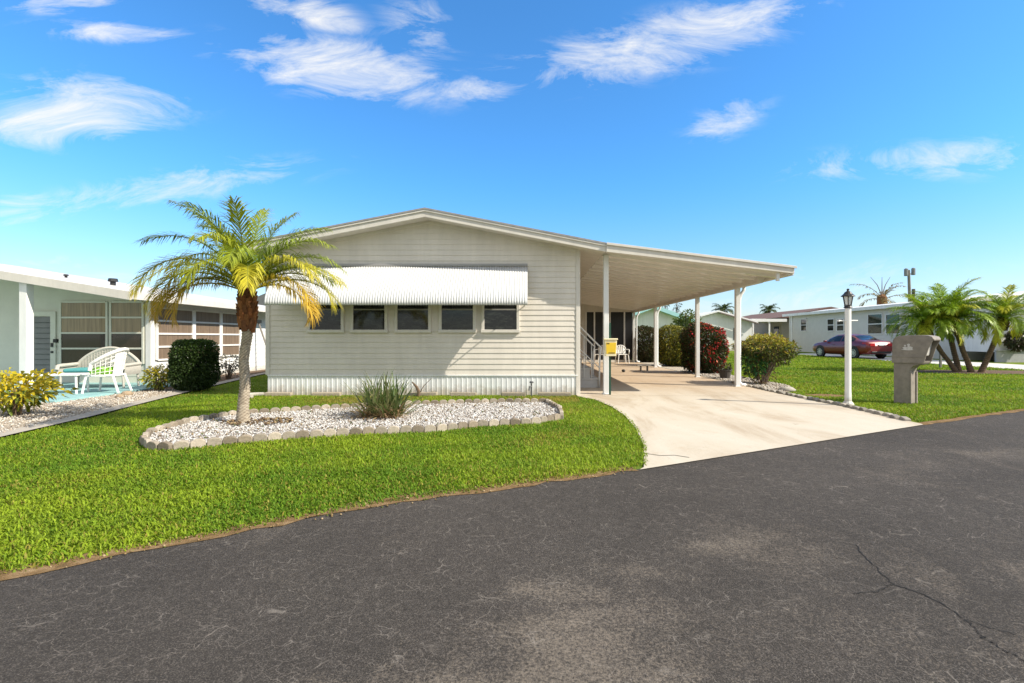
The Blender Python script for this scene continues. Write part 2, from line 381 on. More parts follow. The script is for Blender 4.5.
def concrete():
    m, nt, b = nodes('driveway_concrete'); L = nt.links
    p = N_(nt, 'ShaderNodeNewGeometry').outputs['Position']
    mp = N_(nt, 'ShaderNodeMapping'); L.new(p, mp.inputs[0]); mp.inputs[3].default_value = (1.6, .4, 1)
    f = noise(nt, mp.outputs[0], .9, 7, .65, .5); fine = noise(nt, p, 90, 4, .7)
    c = ramp(nt, f, [(.28, (.37, .29, .205)), (.48, (.49, .425, .335)), (.7, (.535, .475, .39))])
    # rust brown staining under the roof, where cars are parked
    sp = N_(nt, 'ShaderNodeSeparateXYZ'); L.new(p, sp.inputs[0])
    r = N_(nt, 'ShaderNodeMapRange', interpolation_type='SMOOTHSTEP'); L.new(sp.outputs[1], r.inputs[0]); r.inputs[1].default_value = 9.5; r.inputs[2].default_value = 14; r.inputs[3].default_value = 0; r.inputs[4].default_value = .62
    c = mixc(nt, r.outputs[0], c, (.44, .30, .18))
    st = noise(nt, p, 1.7, 8, .75, .3)
    c = mixc(nt, ramp(nt, st, [(.56, g3(0)), (.72, g3(.45))]), c, (.36, .25, .15))
    c = mixc(nt, ramp(nt, noise(nt, p, 5.5, 5, .6), [(.66, g3(0)), (.76, g3(.55))]), c, (.20, .15, .10))
    c = mixc(nt, 1, c, ramp(nt, fine, [(.3, g3(.86)), (.7, g3(1.06))]), 'MULTIPLY')
    L.new(c, b.inputs['Base Color']); b.inputs['Roughness'].default_value = .85; b.inputs['Specular IOR Level'].default_value = .25
    bump(nt, b, fine, .25, .004); return m
M_DRIVE = concrete()
def groundmat(name, stops, scale=3, fscale=60, rough=1, bmp=.6):
    m, nt, b = nodes(name); p = N_(nt, 'ShaderNodeNewGeometry').outputs['Position']
    f = noise(nt, p, scale, 7, .7); fine = noise(nt, p, fscale, 4, .7)
    c = mixc(nt, 1, ramp(nt, f, stops), ramp(nt, fine, [(.3, g3(.55)), (.7, g3(1.3))]), 'MULTIPLY')
    nt.links.new(c, b.inputs['Base Color']); b.inputs['Roughness'].default_value = rough; b.inputs['Specular IOR Level'].default_value = .1
    bump(nt, b, fine, bmp, .02); return m
M_LAWN = groundmat('lawn_soil', [(.3, (.09, .14, .016)), (.55, (.15, .20, .02)), (.75, (.24, .21, .05))], .8)
M_SOIL = groundmat('soil', [(.3, (.10, .07, .035)), (.5, (.21, .13, .06)), (.7, (.33, .23, .13))], 9, 120)
M_MULCH = groundmat('mulch', [(.3, (.10, .065, .045)), (.6, (.19, .13, .09)), (.8, (.30, .22, .16))], 9, 60)
M_SHELL = groundmat('shell_gravel', [(.3, (.34, .28, .21)), (.6, (.48, .42, .34)), (.8, (.54, .5, .43))], 8, 70)
M_BED = groundmat('white_gravel_base', [(.3, (.30, .26, .22)), (.6, (.50, .46, .42))], 14, 70)
M_PATIO = paint('patio_paint', (.25, .43, .43), .6, .15, 4)
M_KERB = paint('kerb_concrete', (.38, .34, .285), .85, .2, 5, .2, .3, 60)
M_FARDRIVE = paint('pale_concrete', (.56, .53, .48), .85, .12, 2, .2)

# ------------------------------------------------------------------ the ground
def sheet(name, poly, z, mat, label=None, kind='structure'):
    mb = MB(); mb.add([(x, y, z) for x, y in poly], [tuple(range(len(poly)))])
    o = mb.build(name, mat); o['kind'] = kind
    if label: o['label'] = label
    return o
def edge_y(x): return np.interp(x, EX, EY)
EX = [-40, -8, -4.4, -2.68, -1.08, .985, 3.0, 5.46, 8.12, 14, 40]
EY = [-22, -1.3, 1.25, 2.54, 3.64, 4.6, 5.66, 6.97, 8.25, 11.2, 24.3]
sheet('ground', [(-900, -300), (900, -300), (900, 1500), (-900, 1500)], 0, M_LAWN)
sheet('road', [(EX[0], EY[0])]+list(zip(EX, EY))[1:]+[(40, 12), (14, -1), (5, -6), (-8, -12), (-40, -34)], .004, M_ASPHALT)
drive_left = [(1.02, 25), (1.02, 10.25), (1.30, 9.75), (1.46, 8.8), (1.50, 7.8), (1.44, 6.7), (1.30, 5.6), (1.08, 4.66)]
drive_right = [(5.50, 6.99), (5.50, 8.6), (5.40, 10.3), (5.35, 25)]
sheet('driveway', drive_left+[(1.02, 4.57), (3.0, 5.61), (5.47, 6.92)]+drive_right, .014, M_DRIVE)
def crack_line(pts, wd, z, name, mat):
    mb = MB()
    for i in range(len(pts)-1):
        a, b = Vector((*pts[i], z)), Vector((*pts[i+1], z)); n = (b-a).cross(Vector((0, 0, 1))).normalized()*wd*rnd.uniform(.5, 1.2)
        mb.add([a-n, a+n, b+n, b-n], [(0, 1, 2, 3)])
    o = mb.build(name, mat); o['kind'] = 'structure'; return o
def jag(pix, k=9, amp=.010):
    out = []
    for (u0, v0), (u1, v1) in zip(pix, pix[1:]):
        a, b = at(u0, v0), at(u1, v1)
        for i in range(k):
            t = i/k; out.append((a[0]+(b[0]-a[0])*t+rnd.uniform(-amp, amp), a[1]+(b[1]-a[1])*t+rnd.uniform(-amp, amp)))
    return out
M_CRACK = paint('crack_dark', (.012, .011, .010), .95, .2)
crack_line(jag([(855, 545), (872, 565), (893, 585), (930, 598), (968, 622), (1024, 638)]), .0032, .0065, 'road_crack', M_CRACK)
crack_line(jag([(968, 622), (985, 640), (1010, 655), (1040, 668)]), .0024, .0067, 'road_crack', M_CRACK)
crack_line(jag([(893, 585), (880, 592), (850, 596)]), .002, .0067, 'road_crack', M_CRACK)
for yy in (10.32, 13.6, 17.2, 21):
    crack_line([(1.1, yy), (3, yy+.01), (5.3, yy)], .008, .0165, 'driveway_joint', paint('joint', (.20, .15, .10), .9, .2))
crack_line([(1.12, 5.28), (1.35, 5.1), (1.5, 5.12), (1.62, 5.02)], .007, .0165, 'driveway_crack', M_CRACK)
# soil strip where the lawn meets the road
def strip(name, pts, off0, off1, z, mat, jit=0):
    mb = MB(); rows = []
    P = [Vector((x, y, 0)) for x, y in pts]; Q = []
    for a, b in zip(P, P[1:]):
        k = max(1, int((b-a).length/.15)); Q += [a.lerp(b, i/k) for i in range(k)]
    Q.append(P[-1])
    for i, p in enumerate(Q):
        t = (Q[min(i+1, len(Q)-1)]-Q[max(i-1, 0)]).normalized(); n = Vector((-t.y, t.x, 0))
        rows.append([tuple(p+n*(off0+rnd.uniform(-jit, jit))+Vector((0, 0, z))), tuple(p+n*(off1+rnd.uniform(-jit, jit))+Vector((0, 0, z)))])
    mb.grid(rows); o = mb.build(name, mat); o['kind'] = 'structure'; return o
strip('soil_edge', list(zip(EX, EY))[1:6], -.035, .13, .008, M_SOIL, .045)
strip('soil_edge', list(zip(EX, EY))[7:10], -.03, .10, .008, M_SOIL, .03)

_e = list(zip(EX, EY))[2:6]
chips('grass_clippings', [(x, y-.10) for x, y in _e]+[(x, y+.12) for x, y in _e[::-1]], 1500, .012, M_CHIP, [(.30, .20, .09), (.20, .14, .06), (.38, .28, .16), (.12, .14, .03)], .01, 'dry clippings and grit along the road edge')
# left: mowing kerb, shell bed, patio
kerb = [(-5.9, 4.6), (-6.35, 6.0), (-6.62, 7.5), (-7.05, 9.2), (-7.45, 10.8), (-7.9, 12.8), (-8.6, 16), (-9.0, 19)]
strip('mowing_kerb', kerb, -.02, .24, .03, M_KERB)
sheet('shell_bed', [(x-.2, y) for x, y in kerb]+[(-10, 19), (-10, 13), (-20, 13), (-20, 4.6)], .012, M_SHELL)
sheet('mulch_bed', [(-8.25, 12.2), (-8.95, 19), (-9.9, 19), (-9.9, 13), (-9.2, 11.2), (-8.0, 11.0)], .018, M_MULCH)
mb = MB(); mb.b2(-20, -8.75, 9.25, 13.0, 0, .05); o = mb.build('patio', M_PATIO, bevel=.01); o['kind'] = 'structure'
# right: bed along the driveway, far drive, palm mulch, worn spots
sheet('gravel_strip', [(5.45, 10.9), (6.0, 11.3), (6.6, 12.6), (6.6, 14.5), (6.4, 18), (6.4, 26), (5.4, 26)], .010, M_SHELL)
sheet('far_driveway', [(17.6, 8), (18.5, 16), (18.6, 25), (19.2, 38), (22.6, 38), (22.0, 25), (21.8, 16), (21, 9)], .010, M_FARDRIVE)
def blob(cx, cy, rx, ry, n=26, j=.12): return [(cx+math.cos(2*PI*i/n)*rx*rnd.uniform(1-j, 1+j), cy+math.sin(2*PI*i/n)*ry*rnd.uniform(1-j, 1+j)) for i in range(n)]
PALMBED = (15.9, 17.5, 2.6, 1.15)
sheet('palm_mulch', blob(*PALMBED), .014, M_MULCH)
p = at(825, 396); SPOT = (p[0], p[1], .42, .28); sheet('bare_soil', blob(*SPOT), .012, M_SOIL)

# ------------------------------------------------------------------ gravel bed in the front lawn
bed_px = [(143, 444), (150, 449.5), (167, 450.5), (223, 445), (284, 439.5), (354, 435), (435, 432), (478, 427), (536, 424), (562, 419), (560, 411), (546, 403.5),
          (499, 403.5), (409, 406), (330, 410), (237, 416), (188, 424), (150, 436)]
BED = [at(u, v)[:2] for u, v in bed_px]
sheet('gravel_bed', BED, .012, M_BED)
WH = [(.68, .65, .61), (.66, .64, .62), (.55, .50, .45), (.71, .69, .67), (.34, .28, .23), (.60, .58, .55), (.45, .42, .39)]
chips('white_gravel', BED, 17000, .020, M_CHIP, WH, .02, 'white marble chip gravel filling the lawn bed')
SHB = [(-6.2, 5.0), (-6.85, 7.5), (-7.65, 10.8), (-8.1, 12), (-8.7, 11), (-8.7, 9.2), (-12, 9.2), (-12, 5)]
chips('shell_gravel', SHB, 9000, .024, M_CHIP, [(.52, .45, .37), (.60, .54, .46), (.38, .31, .24), (.64, .6, .54)], .016, 'pale shell gravel beside the patio')
chips('shell_gravel', [(5.5, 11.0), (6.0, 11.4), (6.55, 12.6), (6.55, 14.5), (6.35, 18), (5.45, 18)], 3200, .028, M_CHIP, [(.55, .49, .42), (.62, .58, .52), (.38, .31, .24)], .014, 'pale gravel strip under the shrubs beside the driveway')

chips('leaf_litter', BED, 420, .020, M_CHIP, [(.24, .16, .09), (.16, .11, .06), (.32, .24, .14), (.11, .13, .04)], .045, 'brown dry leaf bits scattered over the white gravel')
# scalloped edging blocks around the bed
def walk(poly, step, closed=True):
    P = [Vector((*p, 0)) for p in poly]
    if closed: P.append(P[0])
    out = []; carry = 0
    for a, b in zip(P, P[1:]):
        L = (b-a).length; d = carry
        while d < L:
            out.append((a.lerp(b, d/L), math.atan2(b.y-a.y, b.x-a.x))); d += step
        carry = d-L
    return out
def edging_mesh(wd, h, th, seed):
    r = random.Random(seed); mb = MB(); g = r.uniform(.65, 1.15); mb.col = mul((.42, .36, .285), g) if seed % 4 else mul((.30, .245, .185), g)
    prof = [(-wd/2, -.05), (wd/2, -.05), (wd/2, h*.55)]+[(math.cos(a)*wd/2, h*.55+math.sin(a)*h*.45) for a in np.linspace(.25, PI-.25, 8)]+[(-wd/2, h*.55)]
    mb.prism([(x*r.uniform(.97, 1), z*r.uniform(.97, 1.02)) for x, z in prof], -th/2, th/2); return mb
eproto = []
for i, (p, a) in enumerate(walk(BED, .152)):
    front = (p.y < 6.1+.27*(p.x+4.8)) or p.x > .3
    lab = 'scalloped grey concrete edging block along the front of the white gravel bed' if front else 'scalloped grey concrete edging block along the back of the white gravel bed'
    if len(eproto) < 9:
        o = edging_mesh(.148, .098, .055, i).build('edging_block', M_STONE, None, bevel=.008, col=True); eproto.append(o)
    else:
        o = eproto[i % 9].copy(); COL.objects.link(o)
    o.location = (p.x, p.y, .0); o.rotation_euler = (rnd.uniform(-.12, .12), rnd.uniform(-.05, .05), a+rnd.uniform(-.08, .08))
    tag(o, lab, 'edging block', 'scalloped edging blocks around the gravel bed')
# rough stones along the right edge of the driveway
sproto = []
for i, (p, a) in enumerate(walk([(5.50, 7.3), (5.56, 8.6), (5.47, 10.3), (5.45, 13.2)], .19, False)):
    if len(sproto) < 6:
        mb = MB(); r = random.Random(i+50); mb.col = mul((.36, .32, .27), r.uniform(.6, 1.15))
        mb.prism([(-.085, -.04), (.085, -.04), (.08*r.uniform(.8, 1), .05*r.uniform(.8, 1.1)), (.03, .065), (-.05, .06*r.uniform(.8, 1.1)), (-.085, .04)], -.045, .045)
        o = mb.build('edging_stone', M_STONE, None, bevel=.012, col=True); sproto.append(o)
    else:
        o = sproto[i % 6].copy(); COL.objects.link(o)
    o.location = (p.x+rnd.uniform(-.02, .02), p.y, 0.0); o.rotation_euler = (rnd.uniform(-.1, .1), rnd.uniform(-.1, .1), a+rnd.uniform(-.25, .25))
    tag(o, 'small rough stone edging the right side of the concrete driveway', 'edging stone', 'stones edging the driveway')

# ------------------------------------------------------------------ grass blades
def grass(name, X, Y, hmin, hmax, wd, label, dry=0):
    n = len(X)
    pat = .5+.28*np.sin(X*1.3+Y*.7+.5)*np.sin(Y*1.1-X*.4)+.22*np.sin(X*3.7-Y*2.9)*np.sin(X*2.1+Y*4.3)
    h = hmin+(hmax-hmin)*nrg.random(n)**1.5*(.75+.5*pat); th = nrg.uniform(0, 2*PI, n); le = nrg.uniform(.25, 1.0, n)*h; W = wd*nrg.uniform(.6, 1.3, n)
    dx, dy = np.cos(th), np.sin(th); px, py = -dy, dx
    V = np.zeros((n, 5, 3))
    V[:, 0] = np.stack([X-px*W, Y-py*W, np.zeros(n)+.002], 1); V[:, 1] = np.stack([X+px*W, Y+py*W, np.zeros(n)+.002], 1)
    mx, my, mz = X+dx*le*.4, Y+dy*le*.4, h*.65
    V[:, 2] = np.stack([mx+px*W*.9, my+py*W*.9, mz], 1); V[:, 3] = np.stack([mx-px*W*.9, my-py*W*.9, mz], 1)
    V[:, 4] = np.stack([X+dx*le*1.25, Y+dy*le*1.25, h*.85], 1)
    b = np.arange(n)[:, None]*5
    Q = b+np.array([[0, 1, 2, 3]]); T = b+np.array([[3, 2, 4]])
    g1, g2, g3_ = np.array((.120, .228, .014)), np.array((.28, .372, .022)), np.array((.31, .26, .05))
    t = np.clip((pat-.5)*1.6+.5+nrg.normal(0, .25, n), 0, 1)[:, None]
    C = g1*(1-t)+g2*t
    d = (nrg.random(n) < (.06+.95*np.clip(1.3-np.abs(Y-9.75-.02*X)/.6, 0, 1)*(X < 1)*(X > -5.6)*np.clip(.5+.6*np.sin(X*1.7+.6), 0, 1)+dry+.5*np.clip(np.sin(X*.83+1.1)*np.sin(Y*1.37-.4)*np.sin(X*2.3-Y*1.9)-.35, 0, 1)+.12*np.clip(np.sin(X*.9+2)*np.sin(Y*1.7+1), 0, 1)))[:, None]
    C = np.where(d, g3_*nrg.uniform(.8, 1.2, (n, 1)), C)*nrg.uniform(.75, 1.2, (n, 1))
    o = npmesh(name, V.reshape(-1, 3), [Q, T], M_GRASSB, None, np.repeat(C, 5, 0))
    o['kind'] = 'stuff'; o['label'] = label; return o
def sample(x0, x1, y0, y1, dens):
    n = int((x1-x0)*(y1-y0)*dens); return nrg.uniform(x0, x1, n), nrg.uniform(y0, y1, n)
LAWN_A = list(zip(EX, EY))[1:6]+[(1.05, 4.75)]+[(x+.035, y) for x, y in drive_left[::-1][:-1]]+[(1.0, 10.45), (-5.6, 10.45), (-5.6, 19), (-8.95, 19)]+[(x+.05, y) for x, y in kerb[::-1][1:]]+[(-8, 2)]
def lawn_a(x0, x1, y0, y1, dens, hm, hx, wd):
    X, Y = sample(x0, x1, y0, y1, dens)
    k = inside(LAWN_A, X, Y) & ~inside(BED, X, Y); ed = edge_y(X)
    k &= nrg.random(len(X)) < np.clip((Y-ed-.0)/.16+.15, 0, 1)
    k &= (np.abs((X)/np.maximum(Y, .1)+.032) < 1.12)
    return X[k], Y[k]
A = [lawn_a(-7, 1.6, 1.5, 4.6, 8500, 0, 0, 0), lawn_a(-8, 1.6, 4.6, 7.2, 4200, 0, 0, 0), lawn_a(-9, 1.6, 7.2, 10.5, 2200, 0, 0, 0), lawn_a(-9.2, -5.6, 10.5, 19, 700, 0, 0, 0)]
grass('lawn_grass', np.concatenate([a[0] for a in A]), np.concatenate([a[1] for a in A]), .014, .044, .0044, 'short coarse green lawn grass in front of the house')
LAWN_B = [(5.62, 7.15), (8.12, 8.35), (14, 11.3), (17.9, 13.2), (18.5, 16), (18.6, 25), (19.2, 38), (6.5, 38), (6.5, 18), (6.65, 14.5), (6.65, 12.6), (6.05, 11.2), (5.6, 10.8)]
def lawn_b(y0, y1, dens):
    X, Y = sample(5.5, 19.2, y0, y1, dens)
    k = inside(LAWN_B, X, Y) & (X/Y < 1.03)
    for cx, cy, rx, ry in (PALMBED, SPOT): k &= (((X-cx)/rx)**2+((Y-cy)/ry)**2 > 1)
    return X[k], Y[k]
A = [lawn_b(7, 10.5, 2600), lawn_b(10.5, 16, 1100), lawn_b(16, 25, 420), lawn_b(25, 38, 170)]
for (X, Y), hh, ww in zip(A, (.06, .065, .075, .085), (.0055, .008, .012, .018)):
    grass('lawn_grass', X, Y, hh*.4, hh, ww, 'green lawn grass right of the driveway', .03)
# ragged runners over the kerb lines and round the bed
X = np.concatenate([np.interp(nrg.uniform(0, 1, 2600), np.linspace(0, 1, len(drive_left)-2), [p[0] for p in drive_left[2:]])+nrg.normal(-.03, .035, 2600)])

# ------------------------------------------------------------------ siding
def siding(mb, x0, x1, z0, ztop, y, course=.115, lap=.016, out=-1, axis='x'):
    """lap siding on a plane; ztop(x) gives the top; axis 'x': runs along x at depth y facing -y; 'y': runs along y at x=y facing out"""
    zmax = max(ztop(x0), ztop(x1), ztop((x0+x1)/2)) if callable(ztop) else ztop
    def P(a, z, o): return (a, y+out*o, z) if axis == 'x' else (y+out*o, a, z)
    z = z0
    while z < zmax-1e-4:
        zz = min(z+course, zmax)
        def rng(h):
            if not callable(ztop): return x0, x1
            xs = [x0+(x1-x0)*i/400 for i in range(401)]; ok = [q for q in xs if ztop(q) >= h-1e-4]
            return (min(ok), max(ok)) if ok else ((x0+x1)/2, (x0+x1)/2)
        a0, a1 = rng(z); b0, b1 = rng(zz)
        mb.add([P(a0, z, lap), P(a1, z, lap), P(b1, zz, .004), P(b0, zz, .004), P(a0, z, .002), P(a1, z, .002)], [(0, 1, 2, 3), (4, 5, 1, 0)])
        z = zz

# ------------------------------------------------------------------ main house
FY, RY = 10.6, 24.9            # front wall, rear
XL, XR, XC = -5.51, 1.06, -2.10
RZ, SLOPE, FRONT = 3.862, .1935, 10.18
def roofz(x): return RZ-SLOPE*abs(x-XC)
house = thing('manufactured_house', 'beige lap sided single storey house with low gable, white window awning and white skirting', 'house', (XC, FY, 0))
mb = MB(); siding(mb, XL, XR, .43, lambda x: roofz(x)-.10, FY); mb.prism([(XL, 0), (XR, 0), (XR, roofz(XR)-.12), (XC, RZ-.12), (XL, roofz(XL)-.12)], FY+.004, FY+.12)
mb.build('wall', M_SIDING, house)
mb = MB(); siding(mb, FY+.05, RY, .43, roofz(XR)-.12, XR-.012, out=1, axis='y'); mb.b2(XR-.15, XR-.02, FY+.12, RY, 0, roofz(XR)-.12)
mb.build('side_wall', M_SIDING, house)
mb = MB(); mb.b2(XL, XL+.14, FY+.12, RY, 0, roofz(XL)-.12); mb.b2(XL+.14, XR-.15, RY-.14, RY, 0, roofz(XL)-.12); mb.build('side_wall', M_SIDING, house)
# ribbed skirting
def ribbed(mb, a0, a1, fixed, z0, z1, axis, out, pitch=.105, d=.006):
    n = int((a1-a0)/pitch); rows = [[], []]
    for i in range(n):
        a = a0+(a1-a0)*i/n; p = (a1-a0)/n
        for f, o in ((0, 0), (.62, 0), (.70, d), (.92, d)):
            q = a+p*f
            for r, z in ((0, z0), (1, z1)): rows[r].append((q, fixed+out*(.012+o), z) if axis == 'x' else (fixed+out*(.012+o), q, z))
    mb.grid(rows)
mb = MB(); ribbed(mb, XL, XR, FY, 0.0, .415, 'x', -1); mb.b2(XL, XR, FY-.034, FY-.010, .405, .43)
mb.build('skirting', M_SKIRT, house)
mb = MB(); ribbed(mb, FY, RY, XR-.012, 0, .415, 'y', 1); mb.b2(XR-.01, XR+.02, FY, RY, .405, .43); mb.build('skirting', M_SKIRT, house)
for x, s in ((XL, 1), (XR, -1)):
    mb = MB(); mb.b2(x-.045, x+.045, FY-.026, FY+.02, .0 if s < 0 else .43, roofz(x)-.13); mb.build('corner_trim', M_TRIM, house, bevel=.005)
# roof
EL, ER = XC-3.69, XC+3.69
mb = MB()
for a, b in ((EL, XC), (XC, ER)):
    mb.prism([(a, roofz(a)-.035), (b, roofz(b)-.035), (b, roofz(b)), (a, roofz(a))], FRONT-.03, RY+.35)
roof = mb.build('roof', M_SHINGLE, house)
mb = MB()
for a, b in ((EL, XC), (XC, ER)):
    mb.prism([(a, roofz(a)-.185), (b, roofz(b)-.185), (b, roofz(b)-.037), (a, roofz(a)-.037)], FRONT, FRONT+.03)
    mb.prism([(a, roofz(a)-.075), (b, roofz(b)-.075), (b, roofz(b)-.037), (a, roofz(a)-.037)], FRONT-.022, FRONT-.002)
mb.b2(EL, EL+.025, FRONT+.03, RY+.3, roofz(EL)-.185, roofz(EL)-.037)
mb.build('fascia', M_TRIM, roof, bevel=.004)
mb = MB()
for a, b in ((EL+.03, XC), (XC, ER-.01)):
    mb.prism([(a, roofz(a)-.165), (b, roofz(b)-.165), (b, roofz(b)-.14), (a, roofz(a)-.14)], FRONT+.032, FY-.02)
for a, b in ((EL+.03, XL-.02), (XR+.01, ER)):
    mb.prism([(a, roofz(a)-.165), (b, roofz(b)-.165), (b, roofz(b)-.14), (a, roofz(a)-.14)], FY-.018, RY+.2)
mb.build('soffit', M_TRIM, roof)
mb = MB()
for a, b in ((XL+.05, XC), (XC, XR-.05)):
    mb.prism([(a, roofz(a)-.235), (b, roofz(b)-.235), (b, roofz(b)-.167), (a, roofz(a)-.167)], FY-.04, FY-.01)
mb.build('gable_trim', M_TRIM, house)
# windows
for u0, u1 in ((308, 344.5), (351, 388), (395, 431.5), (439, 476), (481.5, 519.5)):
    x0, x1 = sx(u0, FY), sx(u1, FY); z0, z1 = sz(332.3, FY), sz(283, FY); t = .062; ya, yb = FY-.055, FY-.005
    mb = MB(); mb.b2(x0, x0+t, ya, yb, z0, z1); mb.b2(x1-t, x1, ya, yb, z0, z1); mb.b2(x0+t, x1-t, ya, yb, z1-t, z1); mb.b2(x0-.01, x1+.01, ya-.018, yb, z0-.01, z0+t*.9)
    wdw = mb.build('window', M_TRIM, house, bevel=.006)
    mb = MB(); mb.b2(x0+t-.004, x1-t+.004, FY-.026, FY-.016, z0+t*.9-.004, z1-t+.004); mb.build('pane', M_GLASS, wdw)
    mb = MB(); zm = z0+(z1-z0)*.46; mb.b2(x0+t, x1-t, FY-.042, FY-.028, zm-.014, zm+.014); mb.build('sash_rail', paint('sash_grey', (.24, .23, .21), .5), wdw)
    # mini blind slats behind the lower glass
# awning of corrugated metal
AX0, AX1 = sx(268, 10.05)-.02, sx(527.5, 10.0)
AZT = sz(266.8, FY)
prof = [(.02, 0), (.18, -.15), (.34, -.31), (.48, -.47), (.57, -.60), (.615, -.70), (.63, -.78), (.628, -.845)]
mb = MB(); nr = int((AX1-AX0)/.052); rows = []
for j, (d, h) in enumerate(prof):
    a = prof[max(0, j-1)]; b = prof[min(len(prof)-1, j+1)]; t = Vector((b[0]-a[0], b[1]-a[1])).normalized(); nx, nz = -t.y, t.x
    row = []
    for i in range(nr*4+1):
        x = AX0+(AX1-AX0)*i/(nr*4); o = .0075*math.sin(2*PI*i/4+.3)
        row.append((x, FY-.02-d-nx*o, AZT+h+nz*o-(.012*abs(math.sin(PI*i/4)) if j == len(prof)-1 else 0)))
    rows.append(row)
mb.grid(rows); aw = mb.build('awning', paint('awning_white', (.60, .60, .595), .42, .08, 2), house, smooth=True, solid=.003)
mb = MB(); mb.b2(AX0, AX1, FY-.05, FY-.017, AZT+.012, AZT+.06); mb.build('awning_rail', paint('awning_rail_grey', (.32, .31, .30), .5), aw)
for x in (AX0+.03, AX1-.03, (AX0+AX1)/2):
    mb = MB(); mb.tube([(x, FY-.02, AZT-.80), (x, FY-.60, AZT-.72)], .012, 6); mb.build('awning_arm', M_WHITEMETAL, aw)
# tall white door in the side wall at the steps
mb = MB(); mb.b2(XR+.006, XR+.035, 12.15, 13.0, .74, 2.7); dr = mb.build('door', M_WHITE, house, bevel=.004)
mb = MB(); mb.lathe([(.0, 0), (.03, .0), (.03, .05), (0, .05)], (XR+.036, 12.9, 1.7), 8, Matrix.Rotation(PI/2, 3, 'Y')); mb.build('handle', M_DARK, dr)
# water tap on the skirting
tap = thing('garden_tap', 'grey garden tap on a short standpipe against the white skirting', 'tap', (sx(531.5, 10.4), 10.42, 0))
x = sx(531.5, 10.42)
mb = MB(); mb.tube([(x, 10.42, -.02), (x, 10.42, .26)], .018, 8); mb.tube([(x, 10.42, .20), (x-.04, 10.38, .20), (x-.05, 10.36, .12)], .018, 8); mb.build('standpipe', paint('tap_grey', (.12, .12, .115), .6), tap)
mb = MB(); mb.lathe([(0, 0), (.04, 0), (.045, .02), (.03, .04), (0, .04)], (x, 10.42, .27), 10); mb.build('valve', paint('tap_grey2', (.09, .09, .10), .5), tap)

# rear lanai under the carport
lanai = thing('screened_lanai', 'dark screened room with white posts at the far end of the carport', 'screen room', (3.2, 24.6, 0))
LY = 24.5
def pb(mb, u0, u1, v0, v1, y, d): mb.b2(sx(u0, y), sx(u1, y), y, y+d, sz(v1, y), sz(v0, y))
mb = MB(); mb.b2(sx(585, LY), 5.12, LY+.05, LY+.08, .12, sz(312, LY)); mb.build('screen', M_SCREEN, lanai)
mb = MB(); mb.b2(XR, 5.2, LY, LY+.12, sz(312, LY), 3.0); mb.b2(XR, sx(585, LY), LY, LY+.12, 0, sz(312, LY)); mb.b2(sx(585, LY), 5.2, LY, LY+.1, 0, .12); mb.build('header', M_TRIM, lanai)
for u in (586, 594.5, 610, 624.5):
    mb = MB(); mb.b2(sx(u-.7, LY), sx(u+.7, LY), LY, LY+.06, .12, sz(312, LY)); mb.build('mullion', M_WHITE, lanai)

# ------------------------------------------------------------------ carport
CX0, CX1 = ER+.0, 5.41
def cz(x): return 3.13-.126*(x-CX0)
car_port = thing('carport', 'white flat roofed metal carport on slim posts attached to the beige house', 'carport', (3.5, 12, 0))
mb = MB(); y = FRONT; rows = [[], []]
while y < RY:                                   # pan roof: flat pans with raised ribs across the slope
    for dy, o in ((0, 0), (.44, 0), (.46, .06), (.54, .06), (.56, 0)):
        rows[0].append((CX0+.004, y+dy, cz(CX0)-.10-o)); rows[1].append((CX1-.1, y+dy, cz(CX1)-.10-o))
    y += .61
mb.grid(rows); mb.build('ceiling_panel', M_CEIL, car_port)
mb = MB(); mb.prism([(CX0+.004, cz(CX0)-.03), (CX1, cz(CX1)-.03), (CX1, cz(CX1)), (CX0+.004, cz(CX0))], FRONT+.03, RY); mb.build('roof_panel', M_WHITEMETAL, car_port)
mb = MB(); mb.prism([(CX0+.003, cz(CX0)-.17), (CX1, cz(CX1)-.13), (CX1, cz(CX1)+.004), (CX0+.003, cz(CX0)+.004)], FRONT-.03, FRONT+.028)
mb.prism([(CX0+.003, cz(CX0)-.03), (CX1+.04, cz(CX1)-.03), (CX1+.04, cz(CX1)+.02), (CX0+.003, cz(CX0)+.02)], FRONT-.06, FRONT-.032)
mb.build('fascia', M_TRIM, car_port, bevel=.004)
mb = MB(); mb.b2(CX1-.10, CX1+.02, FRONT+.03, RY, cz(CX1)-.16, cz(CX1)-.032); mb.build('gutter', M_TRIM, car_port, bevel=.01)
mb = MB(); mb.b2(5.09, 5.21, FRONT+.9, RY, 2.43, cz(5.21)-.085); mb.build('beam', M_TRIM, car_port, bevel=.004)
mb = MB(); mb.b2(CX1-.32, CX1-.26, FRONT+.05, FRONT+.10, cz(CX1)-.27, cz(CX1)-.1); mb.build('gutter_strap', M_WHITE, car_port)
posts = [(1.66, 10.66, 2.97), (5.15, 12.3, 2.43), (5.15, 15.2, 2.43), (5.15, 20.2, 2.43), (5.15, 24.35, 2.43)]
for x, y, h in posts:
    mb = MB(); mb.b2(x-.055, x+.055, y-.055, y+.055, 0.01, h); mb.b2(x-.075, x+.075, y-.075, y+.075, .01, .035); mb.build('post', M_WHITEMETAL, car_port, bevel=.01)
for y in (12.42, 20.3, 24.2):
    mb = MB(); mb.tube([(CX1-.04, y, cz(CX1)-.15), (CX1-.05, y, cz(CX1)-.26), (CX1-.12, y, cz(CX1)-.36), (5.26, y, cz(CX1)-.46), (5.25, y, cz(CX1)-.56), (5.25, y, .12), (5.30, y-.02, .05), (5.40, y-.03, .04)], .042, 8); mb.build('downspout', M_WHITEMETAL, car_port, smooth=True)

